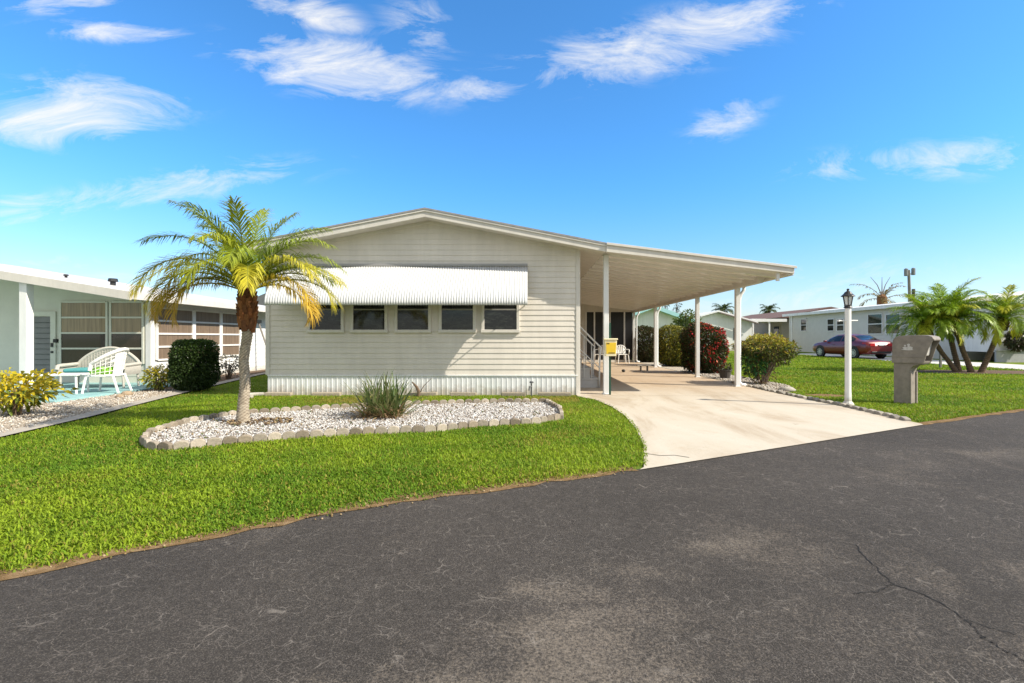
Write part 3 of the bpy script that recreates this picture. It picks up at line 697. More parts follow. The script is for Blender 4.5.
# entry steps
st = thing('entry_steps', 'pale concrete entry steps with white pipe railings beside the house', 'steps', (1.4, 12.5, 0))
for z, xr in ((.245, 1.68), (.49, 1.49), (.735, 1.29)):
    mb = MB(); mb.b2(XR+.03, xr, 12.02, 13.1, z-.245, z-.05); mb.b2(XR+.03, xr+.02, 12.0, 13.12, z-.048, z); mb.build('step', M_CONC, st, bevel=.006)
for y in (11.96, 13.15):
    mb = MB(); mb.tube([(1.14, y, 1.62), (1.22, y, 1.50), (1.66, y, 1.06), (1.75, y, .98), (1.72, y, .85), (1.70, y, .02)], .021, 8)
    mb.tube([(1.14, y, 1.04), (1.70, y, .50)], .014, 6)
    for x in (1.16, 1.34, 1.52): mb.tube([(x, y, 2.68-x-.1), (x, y, max(.25, 2.02-x-.12-.3))], .012, 6)
    mb.build('railing', M_WHITE, st, smooth=True)

# yellow flyer box on a green post
fb = thing('flyer_box', 'yellow flyer box with cream lid on a thin dark green post', 'flyer box', (sx(609.5, 10.52), 10.52, 0))
bx, by = sx(610, 10.52), 10.52
mb = MB(); mb.b2(bx-.022, bx+.022, by+.005, by+.012, -.1, 1.53); mb.b2(bx-.005, bx+.005, by+.012, by+.035, -.1, 1.53); mb.build('post', M_GREEN_POST, fb)
z0, z1 = sz(356, by), sz(340, by)
mb = MB(); mb.prism([(bx-.115, z0), (bx+.115, z0), (bx+.13, z1), (bx-.13, z1)], by-.10, by+.0); box = mb.build('box', M_CREAM, fb, bevel=.01)
mb = MB(); mb.prism([(bx-.09, z0+.05), (bx+.10, z0+.05), (bx+.112, z1-.055), (bx-.10, z1-.055)], by-.106, by-.101); sh_ = mb.build('front_sheet', M_YELLOW, box)
mb = MB(); mb.b2(bx-.145, bx+.145, by-.125, by+.004, z1+.001, z1+.035); mb.build('lid', M_CREAM, fb, bevel=.008)
mb = MB(); mb.b2(bx-.085, bx-.03, by-.109, by-.1065, z1-.085, z1-.066); mb.b2(bx-.05, bx+.085, by-.109, by-.1065, z0+.062, z0+.075); mb.build('print', M_DARK, sh_)

# white resin armchairs
def resin_chair():
    r = thing('plastic_armchair', 'white plastic armchair right of the yellow flyer box under the carport', 'chair', group='white plastic armchairs')
    mb = MB(); mb.prism([(-.23, .40), (.23, .40), (.24, .43), (-.24, .43)], -.24, .22); mb.build('seat', M_PLASTIC, r, bevel=.015)
    mb = MB(); rows = []
    for k in range(9):
        a = PI*k/8; c = math.cos(a); s = math.sin(a)
        rows.append([(c*.22, .20+.02*s, .46), (c*.25, .25+.03*s, .60+.10*s), (c*.255, .27+.03*s, .64+.15*s)])
    mb.grid(rows); mb.tube([(math.cos(a)*.26, .27, .64+math.sin(a)*.20) for a in np.linspace(0, PI, 11)], .02, 6); 
    for x in (-.12, -.04, .04, .12): mb.tube([(x, .21, .42), (x*1.1, .275, .64+.19*math.sqrt(max(0, 1-(x/.25)**2)))], .018, 6)
    mb.build('backrest', M_PLASTIC, r, smooth=True)
    for s in (-1, 1):
        mb = MB(); mb.tube([(s*.26, .27, .64), (s*.28, .1, .645), (s*.285, -.16, .64), (s*.27, -.24, .60), (s*.25, -.25, .42)], .022, 6); mb.build('arm', M_PLASTIC, r, smooth=True)
        for y in (-.23, .22):
            mb = MB(); mb.tube([(s*.225, y, .42), (s*.26, y*1.15, 0)], [.028, .02], 6); mb.build('leg', M_PLASTIC, r)
    return r
pc = resin_chair(); pc.location = (sx(622, 23.4), 23.4, .016); pc.rotation_euler = (0, 0, .1)
dup(pc, (sx(601.5, 23.2), 23.2, .016), -.5, 'white plastic armchair half behind the stair railing, left of the flyer box')
# low stool on the driveway
ls = thing('low_stool', 'small low white stool standing far back on the driveway', 'stool', (sx(644, 18.2), 18.2, .014))
px_, py_ = sx(644, 18.2), 18.2
mb = MB(); mb.box((px_, py_, .20), (.52, .2, .035)); mb.build('top', M_KERB, ls, bevel=.008)
for s in (-.12, .12):
    mb = MB(); mb.box((px_+s, py_, .098), (.035, .16, .165)); mb.build('leg', M_KERB, ls)
o = MB(); o.lathe([(0, 0), (.05, .01), (.065, .05), (.05, .09), (0, .10)], (sx(623.5, 17.4), 17.4, .014), 10); o = o.build('ball', M_DARK, smooth=True)
tag(o, 'small dark ball lying on the driveway under the carport', 'ball')

# ------------------------------------------------------------------ vegetation builders
def leaves(name, P, Nn, size, cols, mat, parent, asp=.45, droop=0.3, jit=.6):
    n = len(P); d = Nn+nrg.normal(0, jit, (n, 3)); d[:, 2] -= droop*.0
    d /= np.linalg.norm(d, axis=1)[:, None]+1e-9
    r = nrg.normal(0, 1, (n, 3)); s = np.cross(d, r); s /= np.linalg.norm(s, axis=1)[:, None]+1e-9; up = np.cross(s, d)
    L = size*nrg.uniform(.6, 1.3, (n, 1)); W = L*asp
    V = np.stack([P, P+d*L*.5+s*W*.5+up*W*.22, P+d*L-np.array([0, 0, 1])*L*droop, P+d*L*.5-s*W*.5+up*W*.22], 1)
    b = np.arange(n)[:, None]*4
    F = np.concatenate([b+np.array([[0, 1, 2]]), b+np.array([[0, 2, 3]])])
    return npmesh(name, V.reshape(-1, 3), [F], mat, parent, np.repeat(cols, 4, 0))
def superpts(n, c, rad, p=2.5, shell=.22, lump=.10, zmin=-1e9, seed=0):
    d = nrg.normal(0, 1, (n, 3)); d /= np.linalg.norm(d, axis=1)[:, None]
    k = (np.abs(d)**p).sum(1)**(-1/p)
    lm = 1+lump*(np.sin(d[:, 0]*5+seed)*np.sin(d[:, 2]*6+seed*2)+.6*np.sin(d[:, 1]*9+d[:, 2]*7+seed))
    t = 1-np.abs(nrg.normal(0, shell, n)); t = np.clip(t, .1, 1.05)
    P = d*(k*t*lm)[:, None]*np.array(rad)+np.array(c)
    ok = P[:, 2] > zmin
    return P[ok], d[ok]
def pick(n, pal, wts=None, var=.25):
    pal = np.array(pal); i = nrg.choice(len(pal), n, p=None if wts is None else np.array(wts)/sum(wts))
    return pal[i]*nrg.uniform(1-var, 1+var, (n, 1))
def stems(mb, base, tips, r0=.02, n=5):
    for t in tips:
        b = Vector(base)+Vector((rnd.uniform(-.06, .06), rnd.uniform(-.06, .06), -.03)); t = Vector(t); m = b.lerp(t, .5)+Vector((rnd.uniform(-.08, .08), rnd.uniform(-.08, .08), rnd.uniform(-.02, .08)))
        mb.tube([b, b.lerp(m, .55), m, t], [r0, r0*.8, r0*.6, r0*.25], n, False)

def frond_mesh(base, az, el0, length, bend, nleaf, ll, c0, c1, wd=.011, tw=0., lift=.35, hang=.5):
    mb = MB(); n = 16; pts = []; p = Vector(base); ca, sa = math.cos(az), math.sin(az)
    tang = []
    for i in range(n+1):
        t = i/n; e = el0-bend*t**1.25; a2 = az+tw*t*t
        d = Vector((math.cos(e)*math.cos(a2), math.cos(e)*math.sin(a2), math.sin(e))); pts.append(p.copy()); tang.append(d); p = p+d*(length/n)
    mb.col = tuple(np.array(c0)*.6+np.array((.12, .13, .04))*.6)
    mb.tube(pts, [.016*(1-.85*i/n)*(length/1.6) for i in range(n+1)], 5, False)
    for k in range(nleaf):
        if rnd.random() < .05: continue
        t = .10+.88*(k+.5)/nleaf; f = t*n; i = min(n-1, int(f)); P = pts[i].lerp(pts[i+1], f-i); T = tang[i].lerp(tang[i+1], f-i).normalized()
        side = T.cross(Vector((0, 0, 1)));
        if side.length < 1e-3: side = Vector((sa, -ca, 0))
        side.normalize(); up = side.cross(T).normalized()
        Lq = ll*(math.sin(PI*(.12+.80*t))**.7)*rnd.uniform(.85, 1.12)
        for s in (-1, 1):
            an = .95-.5*t+rnd.uniform(-.12, .12)
            d = (T*math.cos(an)+side*s*math.sin(an)+up*(lift+rnd.uniform(-.15, .15))).normalized()
            m = P+d*Lq*.5; e = (d+Vector((0, 0, -1))*hang*rnd.uniform(.3, 1.7)).normalized(); q = m+e*Lq*.5
            wv = d.cross(up).normalized()*wd*rnd.uniform(.8, 1.15)
            cc = np.array(c0)*(1-t*.8)+np.array(c1)*(t*.8); cc = cc*rnd.uniform(.7, 1.3)
            mb.col = tuple(np.clip(cc, 0, 1)); b = len(mb.v)
            mb.v += [tuple(P-wv*.5), tuple(P+wv*.5), tuple(m+wv), tuple(m-wv), tuple(q)]; mb.c += [mb.col]*5; mb.f += [(b, b+1, b+2, b+3), (b+3, b+2, b+4)]
    return mb

def trunk_mesh(path, radii, ring=.035, amp=.10, twist=1.0, c0=(.34, .28, .21), c1=(.17, .125, .09), n=16, step=.011):
    P = [Vector(p) for p in path]; segs = []; 
    L = sum((b-a).length for a, b in zip(P, P[1:])); m = int(L/step); mb = MB(); rows = []
    cum = [0]
    for a, b in zip(P, P[1:]): cum.append(cum[-1]+(b-a).length)
    for i in range(m+1):
        s = L*i/m
        x = [np.interp(s, cum, [p[k] for p in P]) for k in range(3)]; r = np.interp(s, cum, radii); row = []
        for k in range(n+1):
            a = 2*PI*k/n; ph = (s/ring+twist*math.sin(a+1.1)) % 1.0; q = 1+amp*(ph-.5)+.03*math.sin(a*3+s*9)
            row.append((x[0]+math.cos(a)*r*q, x[1]+math.sin(a)*r*q, x[2])); 
            mb.c.append(tuple(np.array(c0)*ph+np.array(c1)*(1-ph)))
        rows.append(row)
    cc = mb.c; mb.c = []; mb.grid(rows); mb.c = cc; return mb

def boot_mesh(c, h, r, n, pal, tilt=(0, 0)):
    """old leaf bases round the top of a palm trunk"""
    mb = MB()
    mb.col = pal[0]; mb.lathe([(r*.55, 0), (r*.8, h*.25), (r*.85, h*.7), (r*.5, h)], c, 12)
    for i in range(n):
        a = i*2.4; t = (i+.5)/n; z = h*t; rr = r*(.62+.30*math.sin(PI*min(1, t+.15))); mb.col = mul(pal[i % len(pal)], rnd.uniform(.7, 1.2))
        d = Vector((math.cos(a), math.sin(a), 0)); s = Vector((-d.y, d.x, 0)); b = Vector(c)+d*rr+Vector((0, 0, z)); tip = b+d*r*.38+Vector((0, 0, h*.24))
        w_ = r*.36
        mb.add([b-s*w_, b+s*w_, tip+s*w_*.45, tip-s*w_*.45, b-d*.05-s*w_+Vector((0, 0, h*.2)), b-d*.05+s*w_+Vector((0, 0, h*.2))], [(0, 1, 2, 3), (3, 2, 5, 4), (0, 3, 4), (1, 5, 2)])
    return mb

# ------------------------------------------------------------------ front palm
GY, GG, YO, OR = (.33, .36, .025), (.17, .26, .025), (.56, .46, .035), (.56, .32, .045)
px0, py0, _ = at(243, 424)
palm = thing('date_palm', 'small palm with ringed pale trunk and yellow green fronds in the white gravel bed', 'palm tree', (px0, py0, 0))
tp = [(px0, py0, -.03), (px0+.0, py0, .2), (px0+.03, py0, .55), (px0+.01, py0, .9), (px0+.06, py0, 1.25), (px0+.06, py0, 1.72)]
trunk_mesh(tp, [.100, .076, .068, .064, .068, .070], .042, .16, 1.3, (.56, .49, .38), (.17, .12, .08)).build('trunk', M_TRUNK, palm, smooth=True, col=True)
cx, cy, czn = px0+.06, py0, 1.78
boot_mesh((cx, cy, 1.28), .66, .112, 64, [(.22, .085, .035), (.30, .13, .055), (.16, .07, .035)]).build('leaf_bases', M_TRUNK, palm, col=True)
R = math.radians
fl = [  # azimuth (0 = right, 90 = away, 270 = to the viewer), start elevation, length, bend, colours
 (180, 42, 1.75, 2.45, GY, OR), (200, 50, 1.75, 2.4, GY, YO), (165, 56, 1.75, 2.0, GG, YO), (174, 34, 1.6, 2.5, YO, OR), (192, 30, 1.55, 2.3, GY, OR), (215, 36, 1.5, 2.3, GY, YO), (10, 40, 1.5, 2.3, GY, YO), (345, 32, 1.5, 2.4, YO, OR), (262, 50, 1.3, 2.2, GY, GY), (290, 56, 1.4, 2.0, GG, GY),  (190, 64, 1.65, 1.65, GG, GY), (150, 70, 1.6, 1.2, GG, GY),
 (210, 78, 1.5, 1.1, GY, GY), (100, 80, 1.5, .75, GG, GY), (60, 78, 1.45, .8, GG, GY), (20, 72, 1.5, 1.3, GG, GY), (350, 60, 1.6, 1.6, GG, GY),
 (5, 52, 1.55, 1.75, GG, GY), (335, 46, 1.55, 1.8, GY, YO), (20, 30, 1.45, 1.75, GY, YO), (340, 18, 1.35, 1.5, YO, OR), (300, 40, 1.35, 1.9, GY, YO),
 (270, 62, 1.4, 1.7, GY, GY), (240, 38, 1.5, 1.8, GY, YO), (50, 48, 1.5, 1.7, GG, GY),
 (285, 80, 1.3, .9, GY, GY), (185, 22, 1.45, 1.7, YO, OR), (355, 38, 1.6, 1.55, GG, YO), (250, 74, 1.35, 1.0, GY, GG)]
for a, e, L_, b, c0, c1 in fl:
    frond_mesh((cx+.06*math.cos(R(a)), cy+.06*math.sin(R(a)), czn+.06+e/600), R(a), R(e), L_*.95, b, 82, .38, c0, c1, .0070, rnd.uniform(-.2, .2), .14, .9).build('frond', M_FROND, palm, col=True)
mb = MB()
for i in range(9):
    a = i*2.4; mb.tube([(cx+math.cos(a)*.05, cy+math.sin(a)*.05, 1.85), (cx+math.cos(a)*.10, cy+math.sin(a)*.10, 2.0), (cx+math.cos(a)*.24, cy+math.sin(a)*.24, 2.18)], [.03, .022, .012], 5)
mb.col = (.2, .2, .05); mb.c = [(.22, .20, .05)]*len(mb.v); mb.build('leaf_stalks', M_FROND, palm, col=True)
# fallen bits round its foot
chips('leaf_litter', blob(px0+.25, py0-.05, .5, .3), 160, .03, M_CHIP, [(.20, .13, .07), (.30, .22, .12), (.12, .08, .05)], .045, 'brown dry leaf litter round the palm foot')

# ------------------------------------------------------------------ spiky plant in the bed
sp0 = at(385, 418); spk = thing('spiky_lily', 'clump of green strap leaved lily with dry brown skirt in the gravel bed', 'plant', sp0)
def strap(mb, base, az, e, L_, bend, wd, col):
    n = 7; p = Vector(base); rows = []; side = Vector((-math.sin(az), math.cos(az), 0))
    for i in range(n+1):
        t = i/n; q = e-bend*t*t; wv = side*wd*(1-.0*t)*(math.sin(PI*(.25+.75*t))**.7 if t < 1 else 0.02)
        rows.append([tuple(p-wv), tuple(p+Vector((0, 0, -.25*wd))), tuple(p+wv)]); p = p+Vector((math.cos(q)*math.cos(az), math.cos(q)*math.sin(az), math.sin(q)))*L_/n
    mb.col = col; mb.grid(rows)
mb = MB()
for i in range(230):
    a = rnd.uniform(0, 2*PI); e = R(rnd.uniform(26, 88)); L_ = rnd.uniform(.48, .80); c = mul(rnd.choice([(.13, .19, .05), (.17, .22, .07), (.09, .14, .035), (.24, .24, .10)]), rnd.uniform(.7, 1.2))
    strap(mb, (sp0[0]+rnd.uniform(-.24, .24), sp0[1]+rnd.uniform(-.14, .14), 0), a, e, L_, rnd.uniform(.1, .75), rnd.uniform(.008, .016), c)
mb.build('leaf_clump', M_FROND, spk, col=True)
mb = MB()
for i in range(260):
    a = rnd.uniform(0, 2*PI); c = mul(rnd.choice([(.46, .32, .17), (.36, .23, .12), (.54, .42, .26)]), rnd.uniform(.6, 1.1))
    strap(mb, (sp0[0]+rnd.uniform(-.38, .24), sp0[1]+rnd.uniform(-.22, .1), .03), a, R(rnd.uniform(0, 55)), rnd.uniform(.22, .50), rnd.uniform(.5, 1.4), rnd.uniform(.006, .012), c)
mb.build('dry_leaves', M_FROND, spk, col=True)
# dark dead stalk beside it
ds = at(419, 396.5); mb = MB(); mb.tube([ds, (ds[0]-.01, ds[1], .12), (ds[0]-.05, ds[1], .2), (ds[0]-.14, ds[1], .30)], [.03, .035, .03, .012], 7); mb.tube([(ds[0], ds[1], .05), (ds[0]+.1, ds[1], .22), (ds[0]+.26, ds[1], .38)], [.012, .008, .004], 5)
tag(mb.build('dead_stalk', M_WOOD), 'dark bare plant stalk poking up between gravel bed and skirting', 'plant stalk')
# flat pavers against the skirting
for i, x in enumerate((-5.2, -4.2, -3.3, -2.2, -1.35, -.3, .55)):
    mb = MB(); mb.col = mul((.40, .34, .26), rnd.uniform(.75, 1.1)); mb.box((0, 0, .03), (rnd.uniform(.5, .75), .13, .09)); o = mb.build('skirting_paver', M_STONE, bevel=.012, col=True)
    o.location = (x, FY-.17, 0); o.rotation_euler = (rnd.uniform(-.08, .08), rnd.uniform(-.03, .03), rnd.uniform(-.06, .06)); tag(o, 'half buried concrete paver lying along the foot of the white skirting', 'paver', 'pavers along the skirting')

# ------------------------------------------------------------------ lamp post and mailbox
lx, ly, _ = at(848, 406)
lamp = thing('lamp_post', 'white garden lamp post with black lantern beside the driveway', 'lamp post', (lx, ly, 0))
mb = MB(); mb.lathe([(.0, -.05), (.09, -.05), (.10, .03), (.075, .07), (.056, .09), (.050, .30), (.050, 1.72), (.045, 1.74), (0, 1.74)], (lx, ly, 0), 10); mb.build('post', M_WHITE, lamp)
mb = MB(); mb.tube([(lx-.17, ly, 1.52), (lx+.17, ly, 1.52)], .014, 6); mb.lathe([(0, 0), (.02, .0), (.02, .03), (0, .03)], (lx-.17, ly, 1.505), 8); mb.build('ladder_bar', M_WHITE, lamp)
mb = MB(); mb.lathe([(.05, 1.82), (.07, 1.83), (.055, 1.86), (.065, 1.875)], (lx, ly, -.08), 12)
mb.lathe([(.112, 2.03), (.106, 2.045), (.072, 2.075), (.05, 2.11), (.024, 2.125), (.017, 2.145), (.025, 2.16), (.0, 2.175)], (lx, ly, -.08), 12)
for k in range(6):
    a = k*PI/3; mb.tube([(lx+.054*math.cos(a), ly+.054*math.sin(a), 1.79), (lx+.085*math.cos(a), ly+.085*math.sin(a), 1.955)], .008, 5)
mb.build('lantern', M_BLACKMETAL, lamp, smooth=False)
mb = MB(); mb.lathe([(.0, 1.876), (.047, 1.876), (.078, 2.03)], (lx, ly, -.08), 6); mb.build('lantern_glass', M_LGLASS, lamp)

mx0, my0, _ = at(906, 404.5)
mail = thing('mailbox', 'taupe plastic pedestal mailbox with pale badge on its side beside the road', 'mailbox', (0, 0, 0))
hw = .155
mb = MB(); mb.prism([(-.27, -.05), (.02, -.05), (.02, .58), (.045, .66), (.10, .71), (.20, .735), (.26, .745), (.26, .76), (-.27, .76)], -hw, hw)
mb.build('pedestal', M_TAUPE, mail, bevel=.015)
mb = MB(); mb.b2(.02, .055, -hw, -hw+.05, .0, .60); mb.b2(.02, .055, hw-.05, hw, .0, .60); mb.b2(.021, .030, -hw+.05, hw-.05, 0, .60); mb.build('channel', M_TAUPE, mail, bevel=.008)
hp = [(-.30, .755)]+[(-.30, .87), (-.29, .88)]
top = [(-.29, 1.10), (-.275, 1.17), (-.235, 1.22), (-.17, 1.245), (.0, 1.262), (.24, 1.262), (.36, 1.255), (.43, 1.235), (.46, 1.19)]
fr = [(.38, 1.05), (.33, .9), (.30, .80), (.27, .755)]
mb = MB(); side = hp+top+fr
for y0, y1 in ((-hw-.025, -hw+.0), (hw, hw+.025)): mb.prism(side, y0, y1)      # cheeks
mb.prism([(-.30, .755), (.02, .755), (.02, 1.20), (-.27, 1.18), (-.29, 1.10), (-.29, .88)], -hw+.001, hw-.001)
n = len(top); mb.add([(x, y, z) for y in (-hw, hw) for x, z in top]+[(x, y, z-.025) for y in (-hw, hw) for x, z in top], [(i, i+1, n+i+1, n+i) for i in range(n-1)]+[(2*n+i, 3*n+i, 3*n+i+1, 2*n+i+1) for i in range(n-1)]+[(n-1, 3*n-1, 4*n-1, 2*n-1)])
mb.prism([(.02, .757), (.27, .757), (.29, .80), (.02, .80)], -hw+.001, hw-.001)
mb.build('box_body', M_TAUPE, mail, bevel=.008)
for y in (-hw-.031,):
    mb = MB(); mb.b2(-.303, .315, y, y+.005, .862, .885); mb.build('band', M_TAUPE, mail, bevel=.002)
mb = MB(); mb.prism([(.13, .89), (.27, .89), (.33, 1.16), (.30, 1.2), (.17, 1.2)], -hw+.01, hw-.01); mb.build('letter_door', M_BADGE, mail, bevel=.02)
mb = MB()
for dx, dz, w_, h_ in ((0, 0, .22, .022), (-.04, .03, .10, .04), (.03, .035, .09, .06), (.02, .085, .05, .05), (-.045, .07, .04, .03), (.075, .03, .04, .045)):
    ptsb = [(-.0+dx+math.cos(a)*w_/2*(1+.2*math.sin(3*a)), 1.0+dz+math.sin(a)*h_/2) for a in np.linspace(0, 2*PI, 10)[:-1]]
    mb.prism(ptsb, -hw-.031, -hw-.0255)
mb.build('badge', M_BADGE, mail)
mail.location = (mx0+.10, my0, 0); mail.rotation_euler = (0, 0, R(-58)); mail.scale = (.84, .9, 1)

# ------------------------------------------------------------------ shrubs along the carport
def shrub(name, label, cat, base, rad, n, size, pal, wts, p=2.6, zc=None, group=None, asp=.5, shell=.2, lump=.09, toppal=None, extra=None, nstem=7, topz=.55, stemc=M_WOOD, clear=.12):
    r = thing(name, label, cat, base, group)
    c = (base[0], base[1], base[2]+clear+rad[2] if zc is None else zc)
    P, D = superpts(n, c, rad, p, shell, lump, base[2]+.02, base[0])
    if shell < .15:          # twiggy inside of a clipped bush
        P2, D2 = superpts(int(n*.6), c, tuple(q*.9 for q in rad), p, .38, lump, base[2]+.02, base[0]); P, D = np.concatenate([P, P2]), np.concatenate([D, D2])
    C = pick(len(P), pal, wts)
    if toppal is not None:
        rel = (P[:, 2]-c[2])/rad[2]+nrg.normal(0, .3, len(P)); k = rel > topz; C[k] = pick(int(k.sum()), toppal)
    if extra is not None: P, D, C = np.concatenate([P, extra[0]]), np.concatenate([D, extra[1]]), np.concatenate([C, extra[2]])
    leaves('foliage', P, D+np.array([0, 0, .25]), size, C, M_LEAF, r, asp)
    mb = MB(); stems(mb, base, [(base[0]+rad[0]*rnd.uniform(-.6, .6), base[1]+rad[1]*rnd.uniform(-.6, .6), c[2]+rad[2]*rnd.uniform(-.2, .7)) for _ in range(nstem)], .022)
    mb.build('stems', stemc, r); return r
DG = [(.035, .055, .015), (.05, .075, .02), (.075, .085, .025), (.09, .06, .03)]
def gb(u, v): q = at(u, v); return (q[0], q[1], 0)
b = gb(706, 374)
P, D = superpts(2600, (b[0]+.02, b[1]+.3, .88), (.68, .68, .79), 3.2, .04, .05, .1, b[0])
k = (P[:, 0] > b[0]-.55) & (np.sin(P[:, 0]*7+1)*np.sin(P[:, 2]*6.5)+.35*(P[:, 0]-b[0])/.6+nrg.normal(0, .2, len(P)) > .05)
shrub('red_flower_hedge', 'tall rounded dark green hedge with bright red flowers behind the carport post', 'hedge', (b[0], b[1]+.3, 0), (.66, .66, .78), 9000, .075, DG+[(.12, .035, .03)], [3, 3, 2, 1.5, 1.0], 3.4, asp=.6, shell=.10, lump=.09, clear=.08, extra=(P[k], D[k], pick(int(k.sum()), [(.55, .02, .04), (.62, .05, .06), (.45, .10, .03)])))
b = gb(676, 366.5); shrub('clipped_hedge', 'tall clipped hedge mottled green and yellow between two carport posts', 'hedge', (b[0], b[1]+.4, 0), (.62, .7, .82), 7500, .09, [(.08, .10, .025), (.20, .21, .04), (.38, .33, .04), (.10, .07, .03)], [2, 3, 2.5, 1], 3.6, asp=.5, shell=.10, lump=.05, clear=.06)
b = gb(648, 362.5); shrub('clipped_hedge', 'dark brownish hedge beside the screen room, farthest along the driveway', 'hedge', (b[0], b[1]+.5, 0), (.62, .8, .84), 7000, .085, [(.06, .055, .02), (.10, .065, .03), (.05, .07, .02)], None, 3.6, asp=.6, shell=.10, lump=.05, clear=.06)
b = gb(653, 361.0); shrub('yellow_grass_plant', 'low bright yellow plant at the foot of the dark hedge', 'plant', (b[0]-.1, b[1]-.35, 0), (.3, .25, .36), 500, .16, [(.45, .42, .04), (.32, .33, .04)], None, 2.2, asp=.2)
b = gb(684, 366.5); shrub('yellow_grass_plant', 'upright yellow green plant in front of the mottled hedge', 'plant', (b[0], b[1]-.3, 0), (.3, .22, .5), 700, .2, [(.45, .40, .05), (.30, .30, .04), (.16, .2, .04)], None, 2.2, asp=.18)
# croton: open, multi stemmed, leaves on top
b = gb(762, 385); cr = thing('croton_shrub', 'open branching croton shrub with yellow green crown beside the carport corner post', 'shrub', b)
mb = MB(); tips = []
for i in range(22):
    a = rnd.uniform(0, 2*PI); r_ = rnd.uniform(.1, .62); tips.append((b[0]+.08+math.cos(a)*r_*1.05, b[1]+math.sin(a)*r_*.8, rnd.uniform(.55, 1.05)))
stems(mb, b, tips, .022)
for t in tips[:14]: stems(mb, (t[0], t[1], t[2]-.15), [(t[0]+rnd.uniform(-.2, .2), t[1]+rnd.uniform(-.2, .2), t[2]+rnd.uniform(.05, .25)) for _ in range(2)], .009)
mb.build('stems', paint('grey_bark', (.20, .15, .11), .9, .3, 12), cr)
P1, D1 = superpts(5200, (b[0]+.10, b[1], .93), (.68, .62, .36), 2.3, .25, .18, .45, 2); P2, D2 = superpts(900, (b[0]-.25, b[1]-.05, .60), (.32, .35, .36), 2.2, .3, .1, .2, 4)
P3, D3 = superpts(220, (b[0]-.05, b[1], .25), (.40, .3, .22), 2.2, .3, .1, .05, 5)
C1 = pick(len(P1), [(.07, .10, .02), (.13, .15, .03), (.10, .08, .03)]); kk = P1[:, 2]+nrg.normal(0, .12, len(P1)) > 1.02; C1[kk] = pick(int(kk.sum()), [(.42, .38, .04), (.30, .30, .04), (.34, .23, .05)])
C2 = pick(len(P2), [(.03, .13, .035), (.05, .17, .04), (.05, .09, .02)]); C3 = pick(len(P3), [(.16, .10, .05), (.10, .10, .03), (.22, .12, .06)])
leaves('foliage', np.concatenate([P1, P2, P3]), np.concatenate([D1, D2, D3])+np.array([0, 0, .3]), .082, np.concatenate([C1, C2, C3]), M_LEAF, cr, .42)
# pot
b = gb(725, 379); pot = thing('plant_pot', 'small dark flower pot on the gravel between red hedge and corner post', 'plant pot', b)
mb = MB(); mb.lathe([(0, 0), (.13, 0), (.18, .24), (.20, .25), (.20, .28), (.17, .28), (.16, .22), (0, .22)], b, 16); mb.build('pot', M_TERRA, pot, smooth=False)
P, D = superpts(160, (b[0], b[1], .34), (.17, .17, .14), 2, .4, .1, .2); leaves('foliage', P, D, .10, pick(len(P), DG), M_LEAF, pot)
b = gb(787, 391); mb = MB(); mb.col = (.42, .38, .32); mb.lathe([(0, 0), (.17, .0), (.19, .04), (.12, .09), (0, .10)], (b[0], b[1], 0), 9); tag(mb.build('rock', M_STONE, smooth=True, col=True), 'pale flat rock at the lawn end of the croton bed', 'rock')

# ------------------------------------------------------------------ left neighbour
NW, NX, NEX, NFY = 13.0, -9.9, -9.3, 11.7
nb = thing('neighbour_house', 'white and pale green neighbouring house with brown window blinds and covered porch', 'house', (-13, 13, 0))
def nz(x): return 2.285-.16*(x-NEX)
mb = MB(); siding(mb, -20, NX, .05, lambda x: nz(x)-.11, NW, .16, .012); mb.prism([(-20, 0), (NX, 0), (NX, nz(NX)-.11), (-20, nz(-20)-.11)], NW+.004, NW+.12); mb.build('wall', M_GREENWALL, nb)
mb = MB(); siding(mb, NW, 20.5, .0, nz(NX)-.05, NX, .16, .012, out=1, axis='y'); mb.b2(NX-.12, NX-.005, NW+.125, 20.5, 0, nz(NX)-.05); mb.build('side_wall', M_WHITE, nb)
mb = MB(); mb.prism([(-21, nz(-21)-.03), (NEX, nz(NEX)-.03), (NEX, nz(NEX)), (-21, nz(-21))], NFY+.03, 20.6); roof_n = mb.build('roof', M_TRIM, nb)
mb = MB(); mb.prism([(-21, nz(-21)-.19), (NEX, nz(NEX)-.19), (NEX, nz(NEX)+.012), (-21, nz(-21)+.012)], NFY-.02, NFY+.028); mb.b2(NEX-.03, NEX+.06, NFY+.03, 20.6, nz(NEX)-.17, nz(NEX)+.01); mb.build('fascia', M_TRIM, roof_n, bevel=.005)
mb = MB(); mb.prism([(-21, nz(-21)-.10), (NEX-.03, nz(NEX)-.10), (NEX-.03, nz(NEX)-.07), (-21, nz(-21)-.07)], NFY+.03, NW-.02); mb.build('porch_ceiling', M_GREENWALL, nb)
mb = MB(); mb.b2(NX-.02, NX+.12, NW-.035, NW+.10, 0, 2.3); mb.build('corner_trim', M_WHITE, nb, bevel=.005)
mb = MB(); qx = sx(26.5, NFY+.15); mb.b2(qx-.09, qx+.09, NFY+.06, NFY+.24, 0, nz(qx)-.1); mb.build('porch_post', M_WHITE, nb, bevel=.008)
for u, rr in ((113, .10), (66, .05)):
    xx = sx(u, 15); mb = MB(); mb.lathe([(rr*.7, 0), (rr*.7, rr), (rr*1.3, rr*1.1), (rr*1.1, rr*2), (0, rr*2.1)], (xx, 15, nz(xx)), 10); mb.build('roof_vent', M_DARK, roof_n)
